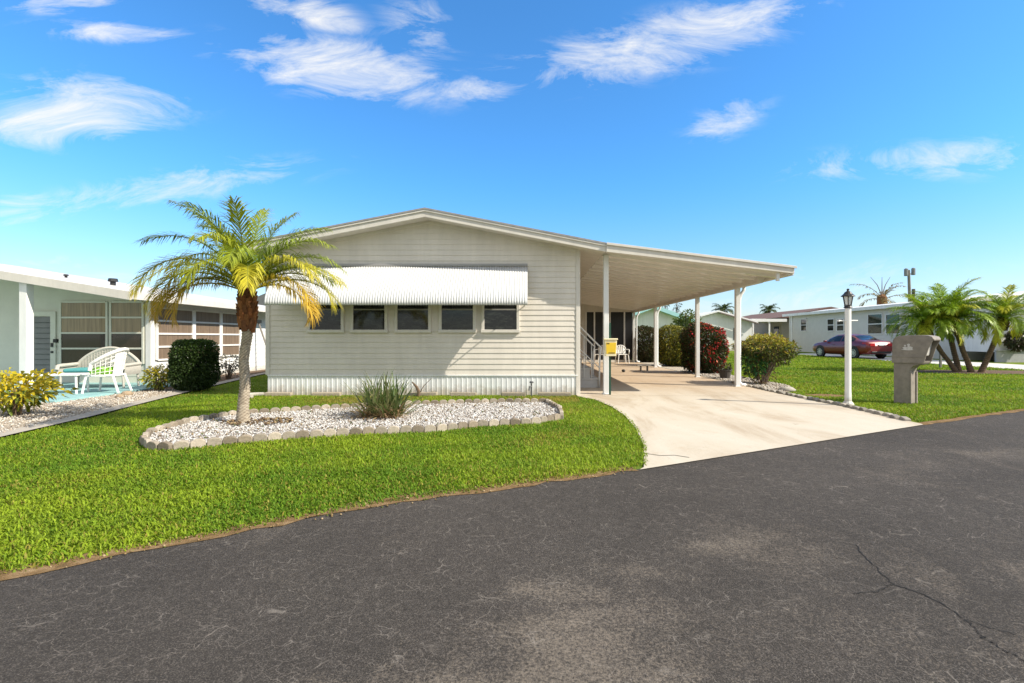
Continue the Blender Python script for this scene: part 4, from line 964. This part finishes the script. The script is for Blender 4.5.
def awin(y, u0, u1, v0, v1, rows, mats, name='window'):
    x0, x1, z0, z1 = sx(u0, y), sx(u1, y), sz(v1, y), sz(v0, y); t = .055
    mb = MB(); mb.b2(x0, x0+t, y-.05, y-.013, z0, z1); mb.b2(x1-t, x1, y-.05, y-.013, z0, z1)
    for i in range(rows+1):
        zz = z0+(z1-z0)*i/rows; mb.b2(x0+t, x1-t, y-.048, y-.013, zz-.022, zz+.022)
    wd_ = mb.build('window', M_GREENWALL, nb, bevel=.004)
    for i in range(rows):
        za, zb = z0+(z1-z0)*i/rows+.022, z0+(z1-z0)*(i+1)/rows-.022
        mb = MB(); mb.b2(x0+t, x1-t, y-.028, y-.015, za, zb); mb.build('pane', mats[i], wd_)
awin(NW, 60.5, 109, 302, 364, 4, [M_BLINDDARK, M_BLINDDARK, M_BLINDTAN, M_BLINDTAN])
awin(NW, 110.5, 145, 302, 364, 4, [M_BLINDDARK, M_BLINDDARK, M_BLINDTAN, M_BLINDTAN])
# door
mb = MB(); x0, x1 = sx(27, NW), sx(57, NW); t = .09
mb.b2(x0, x0+t, NW-.045, NW-.013, .06, sz(311.5, NW)); mb.b2(x1-t*1.5, x1, NW-.045, NW-.013, .06, sz(311.5, NW)); mb.b2(x0+t, x1-t*1.5, NW-.045, NW-.013, sz(316, NW), sz(311.5, NW)); dn = mb.build('door', M_GREENWALL, nb)
mb = MB()
for k in range(11):
    za = .25+(sz(317, NW)-.25)*k/11; mb.box(((x0+x1)/2-.02, NW-.025, za+.07), (x1-x0-.235, .012, .15), Matrix.Rotation(-.25, 3, 'X'))
mb.build('louvre', paint('louvre_grey', (.17, .18, .17), .3, .2, 3), dn)
mb = MB(); mb.b2(sx(53, NW), sx(55, NW), NW-.07, NW-.046, sz(347, NW), sz(343, NW)); mb.b2(sx(53, NW), sx(55, NW), NW-.07, NW-.046, sz(353, NW), sz(351, NW)); mb.build('handle', M_DARK, dn)
mb = MB(); mb.b2(sx(55.5, NW), sx(59, NW), NW-.07, NW-.016, sz(342.5, NW), sz(339, NW)); mb.build('porch_light', M_DARK, nb)
# side windows
ys = [13.25, 14.75, 16.05, 17.15]
for a, b_ in zip(ys, ys[1:]):
    z0, z1 = .62, 2.02; t = .07; x = NX
    mb = MB(); mb.b2(x+.013, x+.06, a, a+t, z0, z1); mb.b2(x+.013, x+.06, b_-t, b_, z0, z1)
    for i in range(5): mb.b2(x+.013, x+.055, a+t, b_-t, z0+(z1-z0)*i/4-.025, z0+(z1-z0)*i/4+.025)
    wn = mb.build('window', M_WHITE, nb, bevel=.004)
    for i in range(4):
        mb = MB(); mb.b2(x+.015, x+.028, a+t, b_-t, z0+(z1-z0)*i/4+.025, z0+(z1-z0)*(i+1)/4-.025); mb.build('pane', M_BLIND, wn)
# grey building behind
gb_ = thing('grey_shed', 'dark grey roofed building glimpsed between the two houses', 'building', (-12, 27, 0))
mb = MB(); mb.b2(-16, -8.5, 27, 31, 0, 2.3); mb.build('wall', paint('shed_grey', (.20, .21, .21), .7), gb_)
mb = MB(); mb.prism([(-17, 2.3), (-8, 2.3), (-12.5, 4.2)], 26.6, 31.4); mb.build('roof', M_GREYROOF, gb_)
q = thing('leaning_pole', 'thin grey pole leaning against the far white wall of the neighbouring house', 'pole', (-9.0, 17.9, 0))
mb = MB(); mb.tube([(-9.05, 17.9, 0), (-9.75, 18.1, 1.75)], .03, 6); mb.build('shaft', M_POLEWOOD, q); mb = MB(); mb.box((-9.76, 18.1, 1.80), (.05, .35, .12)); mb.build('head', M_POLEWOOD, q)

# wicker set on the patio
def weave(mb, P, r=.006):
    """open lattice of thin canes over a grid of points"""
    n, m = len(P), len(P[0])
    for i in range(n): mb.tube(P[i], r, 4, False)
    for j in range(m): mb.tube([P[i][j] for i in range(n)], r, 4, False)
M_WICKG = paint('grey_wicker', (.47, .44, .38), .7, .15, 30)
lv = thing('wicker_loveseat', 'pale grey wicker loveseat with teal cushion and arched back on the patio', 'loveseat')
W2, D2_ = .68, .30
mb = MB(); mb.b2(-W2+.06, W2-.06, -D2_, D2_, .30, .36); mb.build('seat', M_WICKG, lv, bevel=.02)
def backz(t): return .52+.40*math.sin(PI*min(max(t, 0), 1))**.75
rows = [[(-W2+2*W2*t, D2_+.06*math.sin(PI*t), .34+(backz(t)-.34)*k/14) for t in np.linspace(0, 1, 25)] for k in range(15)]
mb = MB(); mb.grid(rows); bk = mb.build('backrest', M_WICKG, lv, solid=.02)
mb = MB(); weave(mb, [[(x, y-.016, z) for x, y, z in r] for r in rows], .007); mb.tube(rows[-1], .035, 8); mb.build('weave', M_WICKG, bk)
for s in (-1, 1):
    mb = MB(); arm = [[(s*(W2+.02*math.sin(PI*k/6)), D2_-2*D2_*t, .30+(.24-.02*t)*k/6) for t in np.linspace(0, 1, 8)] for k in range(7)]
    mb.grid(arm); mb.tube(arm[-1]+[(s*W2, -D2_-.03, .44)], .035, 8); mb.build('arm', M_WICKG, lv, solid=.015)
    for y in (-D2_+.03, D2_-.03):
        mb = MB(); mb.tube([(s*(W2-.04), y, .34), (s*(W2-.02), y, 0)], .024, 6); mb.build('leg', M_WICKG, lv)
mb = MB(); mb.b2(-W2+.08, W2-.08, -D2_+.0, D2_-.02, .36, .46); mb.build('cushion', M_TEAL, lv, bevel=.045)
lv.location = (-10.05, 11.75, .05); lv.rotation_euler = (0, 0, R(8))
wc = thing('wicker_armchair', 'white wicker armchair with lime green cushion and curved open weave back on the patio', 'armchair')
mb = MB(); mb.b2(-.25, .25, -.26, .24, .34, .39); mb.build('seat', M_WICKER, wc, bevel=.02)
def arc(t, k):   # barrel back: t 0..1 round from front left arm, k 0..1 up
    a = PI*(1.10-1.20*t) ; hgt = .26+.30*math.sin(PI*t)**1.1
    fl_ = 1+.22*k
    return (math.cos(a)*.28*fl_, -.04+math.sin(a)*.28*fl_+.04*k, .36+hgt*k)
rows = [[arc(t, k) for t in np.linspace(0, 1, 15)] for k in np.linspace(0, 1, 6)]
mb = MB(); weave(mb, rows, .0075); mid = [[arc(t, k) for t in np.linspace(.34, .66, 10)] for k in np.linspace(0, .92, 10)]; mb.grid(mid); bk = mb.build('backrest', M_WICKER, wc)
mb = MB(); mb.tube(rows[-1]+[(rows[-1][-1][0], rows[-1][-1][1]-.03, .48)], .036, 8); mb.tube(rows[0], .02, 6); mb.build('top_roll', M_WICKER, bk)
for x, y in ((-.24, -.25), (.24, -.25), (-.2, .22), (.2, .22)):
    mb = MB(); mb.tube([(x, y, .38), (x*1.15, y*1.2+(.08 if y > 0 else 0), 0)], .024, 6); mb.build('leg', M_WICKER, wc)
mb = MB(); mb.b2(-.21, .21, -.23, .18, .39, .54); mb.build('cushion', M_LIME, wc, bevel=.045)
wc.location = (-9.05, 10.75, .05); wc.rotation_euler = (0, 0, R(-80))
wt = thing('wicker_table', 'small low white wicker table in front of the teal cushioned loveseat', 'table')
mb = MB(); mb.b2(-.34, .34, -.22, .22, .37, .41); mb.build('top', M_WICKER, wt, bevel=.012)
for x in (-.29, .29):
    for y in (-.17, .17):
        mb = MB(); mb.tube([(x, y, .38), (x*1.05, y*1.05, 0)], .022, 6); mb.build('leg', M_WICKER, wt)
wt.location = (-9.75, 10.55, .05); wt.rotation_euler = (0, 0, R(10))

# left shrubs
b = (-7.95, 7.75, 0); shrub('croton_bush', 'bright yellow croton bush nearest the road, in the shell bed', 'bush', b, (.52, .45, .24), 1050, .11, [(.13, .17, .02), (.30, .28, .02)], None, 2.2, zc=.42, toppal=[(.60, .45, .02), (.52, .42, .02), (.40, .36, .03)], topz=-.2, asp=.4, shell=.3, lump=.3, nstem=14)
b = (-8.35, 11.3, 0); shrub('croton_bush', 'small yellow green croton bush between armchair and clipped box bush', 'bush', b, (.28, .25, .22), 420, .10, [(.13, .17, .02), (.25, .25, .03)], None, 2.2, zc=.32, toppal=[(.55, .43, .02), (.4, .36, .03)], topz=.1, asp=.4, shell=.3)
b = (-7.60, 11.4, 0); shrub('box_bush', 'dense dark green clipped box bush in front of the brown blinds', 'bush', b, (.40, .40, .55), 12000, .05, [(.022, .045, .010), (.035, .065, .013), (.05, .085, .018)], None, 4.2, clear=.06, asp=.6, shell=.09, lump=.03, toppal=[(.09, .15, .02), (.06, .11, .02)], topz=.9)
b = (-8.75, 14.6, 0); shrub('grey_bush', 'small wispy grey leaved shrub against the white side wall', 'bush', b, (.36, .3, .32), 260, .10, [(.30, .28, .24), (.2, .19, .15), (.10, .10, .06)], None, 2, asp=.4, shell=.4)
b = (-8.9, 12.1, 0); shrub('grey_bush', 'small sparse grey green shrub beside the yellow croton by the patio corner', 'bush', b, (.3, .25, .22), 260, .1, [(.30, .30, .27), (.16, .15, .1)], None, 2, asp=.35, shell=.4)
for i, (u, v, s) in enumerate(((127, 396, .10), (120, 398, .07))):
    q = at(u, v); mb = MB(); mb.col = (.36, .27, .18); mb.lathe([(0, 0), (s, .0), (s*1.15, s*.4), (s*.7, s*.9), (0, s)], (q[0], q[1], .01), 8)
    tag(mb.build('rock', M_STONE, smooth=True, col=True), ('brown rock at the patio edge by the armchair', 'smaller brown rock nearer the road at the patio edge')[i], 'rock')
q = at(258, 397); mb = MB(); mb.col = (.48, .44, .38)
mb.tube([(q[0]+math.cos(a)*.28, q[1]+math.sin(a)*.22, .03) for a in np.linspace(PI*.5, PI*1.5, 12)], .045, 7); tag(mb.build('edging_ring', M_STONE, col=True), 'low curved concrete edging at the left corner of the beige house', 'edging')

# ------------------------------------------------------------------ right: palms
def clump_palm(base, top, nf, label, seed, L0=1.4, yel=0.3):
    global rnd
    rnd = random.Random(seed)
    r = thing('clump_palm', label, 'palm tree', (base[0], base[1], 0), 'palms growing in one clump on the right lawn')
    b, t = Vector(base), Vector(top); m = b.lerp(t, .5)+Vector((rnd.uniform(-.04, .04), 0, -.06))
    trunk_mesh([b+Vector((0, 0, -.04)), b.lerp(m, .5), m, m.lerp(t, .5), t], [.10, .085, .08, .085, .12], .07, .30, .8, (.27, .19, .12), (.09, .06, .04), 12, .016).build('trunk', M_TRUNK, r, smooth=True, col=True)
    boot_mesh(t-Vector((0, 0, .34)), .48, .14, 34, [(.05, .03, .02), (.09, .05, .03), (.04, .025, .018)]).build('leaf_bases', M_TRUNK, r, col=True)
    for i in range(nf):
        a = i*2.39996+seed; k = (i+.5)/nf; e = R(76-66*k**.9+rnd.uniform(-8, 8)); y = rnd.random() < yel
        c0, c1 = ((.30, .38, .02), (.48, .44, .03)) if y else ((.18, .31, .02), (.30, .39, .025))
        frond_mesh((t.x, t.y, t.z+.12-.1*k), a, e, L0*rnd.uniform(.85, 1.15), 1.0+1.15*k+rnd.uniform(-.1, .2), 58, .40, c0, c1, .0105, rnd.uniform(-.2, .2), .2, .75).build('frond', M_FROND, r, col=True)
    return r
pbx, pby, _ = at(968, 372.5)
def tt(u, v, dy=0): return (sx(u, pby+dy), pby+dy, sz(v, pby+dy))
clump_palm((pbx-.25, pby+.15, 0), tt(925, 326, .1), 30, 'leftmost palm of the clump, its trunk leaning left', 3)
clump_palm((pbx-.05, pby+.3, 0), tt(946, 319, .5), 32, 'upright middle palm of the clump with the tallest crown', 5, 1.5)
clump_palm((pbx+.12, pby-.02, 0), tt(954, 322, -.2), 30, 'palm with a slim trunk right beside the tallest upright one', 8)
clump_palm((pbx+.30, pby-.15, 0), tt(1003, 321, -.3), 32, 'rightmost palm of the clump, its trunk leaning right', 12, 1.5, .45)
rnd = random.Random(99)
q = at(940.5, 368); o = MB(); o.box((q[0], q[1], .3), (.07, .07, .7)); tag(o.build('marker_post', M_POLEWOOD, bevel=.006), 'short weathered wooden post standing behind the mailbox', 'post')

# ------------------------------------------------------------------ maroon sedan
car = thing('parked_car', 'maroon four door sedan parked on the pale drive beside the beige house', 'car')
XS = [-2.40, -2.34, -2.2, -1.85, -1.45, -.95, -.35, .25, .75, 1.2, 1.7, 2.1, 2.32, 2.42]
ZT = [.74, .95, 1.04, 1.07, 1.16, 1.38, 1.45, 1.42, 1.24, 1.0, .93, .84, .72, .56]
ZB = [.70, .88, .96, .97, .97, .96, .94, .93, .92, .92, .87, .79, .68, .54]
HW = [.68, .80, .85, .89, .91, .915, .915, .915, .91, .90, .88, .83, .74, .62]
HT = [.58, .66, .70, .68, .63, .58, .56, .57, .62, .70, .72, .68, .62, .55]
ZL = [.42, .34, .28, .24, .22, .2, .2, .2, .2, .22, .24, .26, .28, .34]
def sec(x):
    i = lambda A: float(np.interp(x, XS, A))
    hw_, ht, zt, zb, zl = i(HW), i(HT), i(ZT), i(ZB), i(ZL)
    return [(0, zl), (hw_*.82, zl), (hw_*.96, zl+.07), (hw_, zl+.22), (hw_*.995, (zl+zb)/2+.1), (hw_*.965, zb), ((hw_*.965+ht)/2+.015, (zb+zt)/2), (ht, zt-.025), (ht*.6, zt+.003), (0, zt+.015)]
mb = MB(); xs = np.linspace(-2.40, 2.42, 50); rows = []
for x in xs:
    S = sec(x); rows.append([(x, y, z) for y, z in S]+[(x, -y, z) for y, z in S[::-1][1:]])
mb.grid(rows); k = len(rows[0]); mb.add(rows[0], [tuple(range(k))]); mb.add(rows[-1], [tuple(range(k-1, -1, -1))]); mb.build('body', M_CAR, car, smooth=True)
def side_glass(xa, xb, name):
    mb = MB()
    for s in (-1, 1):
        rr = []
        for x in np.linspace(xa, xb, 10):
            S = sec(x); zlo = Vector(S[5]); zhi = Vector(S[7]); zm = Vector(S[6]); a = zlo.lerp(zm, .22); c = zm.lerp(zhi, .72)
            rr.append([(x, s*(a.x+.008), a.y+.004), (x, s*(zm.x+.008), zm.y), (x, s*(c.x+.008), c.y)])
        mb.grid(rr)
    mb.build(name, M_GLASS, car, smooth=True)
side_glass(-1.35, -.35, 'rear_side_window'); side_glass(-.27, .82, 'front_side_window')
for xa, xb, nm in ((.36, 1.12, 'windscreen'), (-1.75, -1.02, 'rear_window')):
    mb = MB(); rr = []
    for x in np.linspace(xa, xb, 8):
        S = sec(x); rr.append([(x+(.004 if xa > 0 else -.004), y*.92, z+.012) for y, z in ((S[7][0], S[7][1]), S[8], S[9])]+[(x+(.004 if xa > 0 else -.004), -y*.92, z+.012) for y, z in (S[8], (S[7][0], S[7][1]))])
    mb.grid(rr); mb.build(nm, M_GLASS, car, smooth=True)
RX = Matrix.Rotation(PI/2, 3, 'X')
for x in (-1.40, 1.40):
    for s in (-1, 1):
        mb = MB(); mb.lathe([(.0, -.11), (.26, -.11), (.32, -.08), (.325, 0), (.32, .08), (.24, .11), (0, .09)] if s < 0 else [(0, -.09), (.24, -.11), (.32, -.08), (.325, 0), (.32, .08), (.26, .11), (0, .11)], (x, s*.82, .325), 22, RX)
        wh = mb.build('wheel', M_TYRE, car, smooth=False)
        mb = MB(); yy = s*.925
        for q_ in range(9):
            a = 2*PI*q_/9; mb.box((x+math.cos(a)*.125, yy, .325+math.sin(a)*.125), (.20, .02, .05), Matrix.Rotation(-a, 3, 'Y'))
        mb.lathe([(.205, -.015), (.225, -.015), (.225, .015), (.205, .015)], (x, yy, .325), 20, RX); mb.lathe([(0, -.02), (.05, -.02), (.05, .02), (0, .02)], (x, yy, .325), 12, RX); mb.build('rim', M_RIM, wh)
        mb = MB(); mb.lathe([(.0, -.012), (.385, -.012), (.385, .012), (0, .012)], (x, s*.905, .36), 24, RX); mb.build('wheel_arch', M_DARK, car)
for s in (-1, 1):
    mb = MB(); rr = []
    for x in np.linspace(-2.36, -1.98, 6):
        S = sec(x); a = Vector(S[5]); b_ = Vector(S[4]); rr.append([(x-.006, s*(a.x+.012), a.y-.0), (x-.006, s*(a.lerp(b_, .45).x+.014), a.lerp(b_, .45).y)])
    mb.grid(rr); mb.b2(-2.425, -2.37, min(s*.42, s*.72), max(s*.42, s*.72), .74, .90); mb.build('tail_lamp', M_TAIL, car)
    mb = MB(); mb.box((.85, s*.99, 1.0), (.18, .14, .11)); mb.build('wing_mirror', M_CAR, car, bevel=.03)
    mb = MB(); mb.b2(2.12, 2.36, min(s*.5, s*.74), max(s*.5, s*.74), .66, .74); mb.build('headlight', M_CHROME, car, bevel=.02)
    for xd in (-.62, .22):
        mb = MB(); mb.box((xd, s*.925, .80), (.17, .03, .025)); mb.build('door_handle', M_CAR, car, bevel=.008)
mb = MB(); mb.b2(-2.43, -2.39, -.17, .17, .77, .87); mb.build('number_plate', M_CHROME, car)
mb = MB(); mb.b2(-2.42, -2.36, -.6, .6, .34, .44); mb.build('bumper_trim', M_DARK, car, bevel=.02)
car.location = (19.42, 30.2, .012); car.rotation_euler = (0, 0, R(97)); car.scale = (.98, .98, .98)

# ------------------------------------------------------------------ right and far houses
def win(mbp, parent, x, y0, y1, z0, z1, face=-1, rows=2, frame=M_WHITE):
    t = .06; a, b_ = (x+face*.05, x+face*.004) if face < 0 else (x+.004, x+.05)
    mb = MB(); mb.b2(a, b_, y0, y0+t, z0, z1); mb.b2(a, b_, y1-t, y1, z0, z1)
    for i in range(rows+1): mb.b2(a+.002, b_, y0+t, y1-t, z0+(z1-z0)*i/rows-.03, z0+(z1-z0)*i/rows+.03)
    wn = mb.build('window', frame, parent)
    mb = MB(); mb.b2(min(x+face*.02, x+face*.006), max(x+face*.02, x+face*.006), y0+t, y1-t, z0+.03, z1-.03); mb.build('pane', M_GLASS, wn)
HX = 23.5
def hy(u): return HX*FPX/(u-PX)
bh = thing('beige_house', 'long beige house with white eaves and small windows behind the maroon car', 'house', (HX, 35, 0))
mb = MB(); mb.b2(HX, HX+7, 27.0, 45, 0, 3.2); mb.build('wall', M_BEIGEWALL, bh)
mb = MB(); mb.prism([(HX-.35, 3.2), (HX+3.5, 3.75), (HX+7.3, 3.2)], 26.8, 45.4); rf = mb.build('roof', M_WHITE, bh)
mb = MB(); mb.b2(HX-.42, HX-.352, 26.8, 45.4, 3.10, 3.32); mb.build('fascia', M_WHITE, rf)
for u0, u1, v0, v1 in ((801, 807, 319, 331), (827.5, 834.5, 319, 331), (837, 844.5, 319, 331), (868, 883, 314, 334), (886, 901, 314, 334)):
    ya, yb = hy(u1), hy(u0); ym = (ya+yb)/2; win(None, bh, HX, ya, yb, sz(v1, ym), sz(v0, ym))
mb = MB(); mb.b2(HX-.05, HX-.004, 44.4, 44.6, 0, 3.2); mb.build('corner_trim', M_WHITE, bh)
br = thing('brown_roof_house', 'house with brown shingle roof and white porch canopy beyond the beige house', 'house', (26, 55, 0))
mb = MB(); mb.b2(24.6, 33, 48.5, 64, 0, 3.0); mb.build('wall', paint('shade_tan', (.36, .32, .27), .7), br)
mb = MB(); mb.prism([(23.6, 3.1), (28.8, 4.15), (34, 3.1)], 47.5, 64.5); mb.build('roof', M_BROWNROOF, br)
mb = MB(); mb.b2(21.3, 24.6, 47.5, 52, 2.72, 3.0); mb.build('porch_canopy', M_WHITE, br)
for x in (21.45, 23.0):
    mb = MB(); mb.b2(x-.06, x+.06, 47.6, 47.72, 0, 2.72); mb.build('porch_post', M_WHITE, br)
mb = MB(); mb.b2(24.55, 24.6, 49, 50, .8, 2.3); mb.build('window', M_GLASS, br)
whs = thing('white_gable_house', 'small plain white gabled house seen past the carport corner post', 'house', (17, 46, 0))
mb = MB(); mb.prism([(14.2, 0), (20.6, 0), (20.6, 2.6), (17.4, 3.5), (14.2, 2.6)], 46, 58); mb.build('wall', M_WHITE, whs)
mb = MB(); mb.prism([(13.8, 2.55), (17.4, 3.56), (21.0, 2.55), (21.0, 2.68), (17.4, 3.70), (13.8, 2.68)], 45.6, 58.4); mb.build('roof', M_WHITE, whs)
mb = MB(); mb.b2(18.9, 19.6, 45.97, 45.995, 1.0, 2.1); mb.build('window', M_GLASS, whs)
mb = MB(); mb.prism([(17.5, 3.40), (20.95, 2.43), (20.95, 2.54), (17.5, 3.52)], 45.4, 45.58); mb.build('barge_board', paint('barge_brown', (.15, .12, .1), .7), whs)
th = thing('turquoise_roof_house', 'white house with pale turquoise gable roof beyond the far end of the carport', 'house', (11, 44, 0))
mb = MB(); mb.prism([(8.2, 0), (14.0, 0), (14.0, 2.7), (10.9, 3.75), (8.2, 2.7)], 44, 54); mb.build('wall', M_WHITE, th)
mb = MB(); mb.prism([(7.4, 2.42), (10.9, 3.75), (14.6, 2.42), (14.6, 2.75), (10.9, 4.1), (7.4, 2.75)], 43.4, 54.4); mb.build('roof', M_TURQ, th)
rw = thing('white_block_house', 'low white house with grey block base behind the palm clump', 'house', (27, 26, 0))
mb = MB(); mb.b2(23.0, 34, 24.6, 26.6, .5, 3.0); mb.build('wall', M_WHITE, rw)
mb = MB(); mb.b2(22.95, 34, 24.5, 24.595, 0, .55); mb.b2(22.9, 34, 24.44, 24.62, .56, .62); mb.build('block_base', paint('block_grey', (.36, .36, .36), .85, .2, 6), rw)
mb = MB(); mb.prism([(22.4, 3.0), (28.5, 3.6), (34.5, 3.0)], 24.0, 27.0); mb.b2(22.4, 34.4, 23.9, 23.99, 2.86, 3.06); mb.build('roof', M_WHITE, rw)
mb = MB(); mb.b2(25.3, 28.5, 24.57, 24.597, 1.25, 2.45); mb.build('window', paint('pink_blind', (.45, .36, .31), .6, .2, 8), rw)
mb = MB(); mb.b2(24.25, 24.4, 24.5, 24.58, .63, 2.9); mb.build('downpipe', M_WHITE, rw)
b = (24.4, 23.6, 0); shrub('dark_bush', 'round dark bush in front of the low white house at the right edge', 'bush', (23.75, 24.2, .55), (.55, .25, .42), 1100, .15, [(.03, .045, .015), (.05, .06, .02), (.07, .05, .03)], None, 2.6)

# utility pole
up = thing('utility_pole', 'grey utility pole with transformer cans above the roofs', 'utility pole', (sx(909, 62), 62, 0))
X0 = sx(909.5, 62)
mb = MB(); mb.tube([(X0+.25, 62, 0), (X0-.1, 62, sz(270, 62))], [.22, .15], 8); mb.build('pole', M_POLEWOOD, up)
for dx, z, h in ((-.42, sz(276, 62), .85), (.48, sz(275, 62), .8)):
    mb = MB(); mb.lathe([(0, 0), (.2, 0), (.22, .1), (.22, h), (.1, h+.1), (0, h+.1)], (X0+dx, 62, z), 10); mb.build('transformer', paint('transformer_grey', (.20, .21, .22), .5), up)
mb = MB(); mb.box((X0, 62, sz(274, 62)), (1.1, .1, .12)); mb.build('crossarm', M_POLEWOOD, up)
q = X0+3.0*.0+sx(914, 66)-sx(909.5, 62)
mb = MB(); mb.tube([(sx(913.5, 58), 58, 0), (sx(913.5, 58), 58, sz(289, 58))], [.2, .17], 8); tag(mb.build('wood_pole', paint('pole_dark', (.10, .085, .075), .9)), 'shorter dark wooden pole just right of the utility pole', 'pole')

# far palms and trees
def far_palm(u, vtop, y, label, L_=1.9, n=16, brown=False, seed=0, rt=.16, name='far_palm'):
    global rnd
    rnd = random.Random(seed+40)
    x = sx(u, y); zt = sz(vtop, y); r = thing(name, label, 'palm tree', (x, y, 0), 'palms beyond the houses')
    mb = MB(); mb.tube([(x, y, -.1), (x+.1, y, zt*.5), (x, y, zt)], [rt*1.2, rt, rt*.9], 8); mb.build('trunk', M_WOOD, r)
    mb = MB()
    for i in range(n):
        a = i*2.4; k = (i+.5)/n
        m2 = frond_mesh((x, y, zt), a, R(75-75*k), L_*rnd.uniform(.85, 1.1), 1.2+.6*k, 16, .75, (.20, .15, .05) if brown else (.055, .085, .025), (.30, .20, .06) if brown else (.09, .11, .03), .05, 0, .1, .8)
        bb = len(mb.v); mb.v += m2.v; mb.c += m2.c; mb.f += [tuple(q_+bb for q_ in f) for f in m2.f]
    mb.build('crown', M_FROND, r, col=True)
    return r
far_palm(723, 311, 60, 'dark far palm showing above the white gabled roof between carport posts', 1.5, 16, seed=1)
far_palm(769, 310.5, 66, 'small far palm above the brown shingle roof', 1.3, 14, seed=2)
r = far_palm(882.5, 300, 52, 'thick brown trunked palm with drooping old fronds above the beige roof', 3.4, 9, True, 3, .42)
mb = MB(); X0, Y0 = sx(882, 52), 52; 
mb.tube([(X0, Y0, sz(312, 52)), (X0, Y0, sz(297, 52)), (X0, Y0, sz(294.5, 52))], [.50, .46, .25], 10); mb.build('bare_top', paint('palm_brown', (.22, .11, .05), .9, .3, 4), r)
mb = MB()
for dx in (-.35, .0, .25): mb.tube([(X0, Y0, sz(296, 52)), (X0+dx*1.4, Y0, sz(285, 52)), (X0+dx*3.4, Y0, sz(277, 52))], [.06, .04, .02], 5)
mb.build('spikes', M_POLEWOOD, r)
rnd = random.Random(5)
def far_tree(u, v0, y, rad, label, n=900, size=.35, pal=None, cone=False):
    x = sx(u, y); zt = sz(v0, y); r = thing('far_tree', label, 'tree', (x, y, 0), 'trees beyond the houses')
    mb = MB(); mb.tube([(x, y, -.1), (x, y, zt)], [.16, .04], 6); mb.build('trunk', M_WOOD, r)
    Ps, Ds = [], []
    for i in range(9):
        a = i*2.4; k = (i+.5)/9; rr = rad*(1-k*.75)*.6
        P, D = superpts(n//9, (x+math.cos(a)*rr, y+math.sin(a)*rr, zt*(.35+.6*k)), (rad*.42, rad*.42, rad*.36), 2, .35, .2, .3, i); Ps.append(P); Ds.append(D)
    P, D = np.concatenate(Ps), np.concatenate(Ds); leaves('crown', P, D, size, pick(len(P), pal or [(.04, .07, .02), (.07, .10, .03), (.10, .12, .03)]), M_LEAF, r, .35); return r
far_tree(665, 300.5, 60, .8, 'tall thin dark tree rising behind the turquoise roof', 300, .28, [(.03, .05, .03), (.05, .07, .04)])
far_tree(677, 301, 62, 1.0, 'slender dark conifer between the carport posts, right of the thin tree', 320, .25, [(.03, .05, .03), (.05, .07, .04)])
far_tree(686, 313, 34, 1.3, 'bright green leafy tree behind the mottled hedge', 1200, .28, [(.10, .14, .03), (.15, .18, .03), (.06, .10, .02)])
# distant tree line closing the horizon
P, D = superpts(100, (0, 0, 0), (1, 1, 1)); 
V = []; 
nT = 9000; ang = nrg.uniform(-1.0, 1.15, nT); dist = nrg.uniform(120, 150, nT); hh = 3.2+1.2*np.sin(ang*23)+.9*np.sin(ang*57+1)+nrg.uniform(-.4, .4, nT)
P = np.stack([np.sin(ang)*dist, np.cos(ang)*dist, nrg.uniform(0, 1, nT)**.7*hh], 1); D = nrg.normal(0, 1, P.shape)
o = leaves('distant_treeline', P, D, 1.6, pick(nT, [(.05, .075, .03), (.07, .10, .04), (.09, .11, .05)]), M_LEAF, None, .6); o['kind'] = 'stuff'; o['label'] = 'distant line of trees on the horizon'
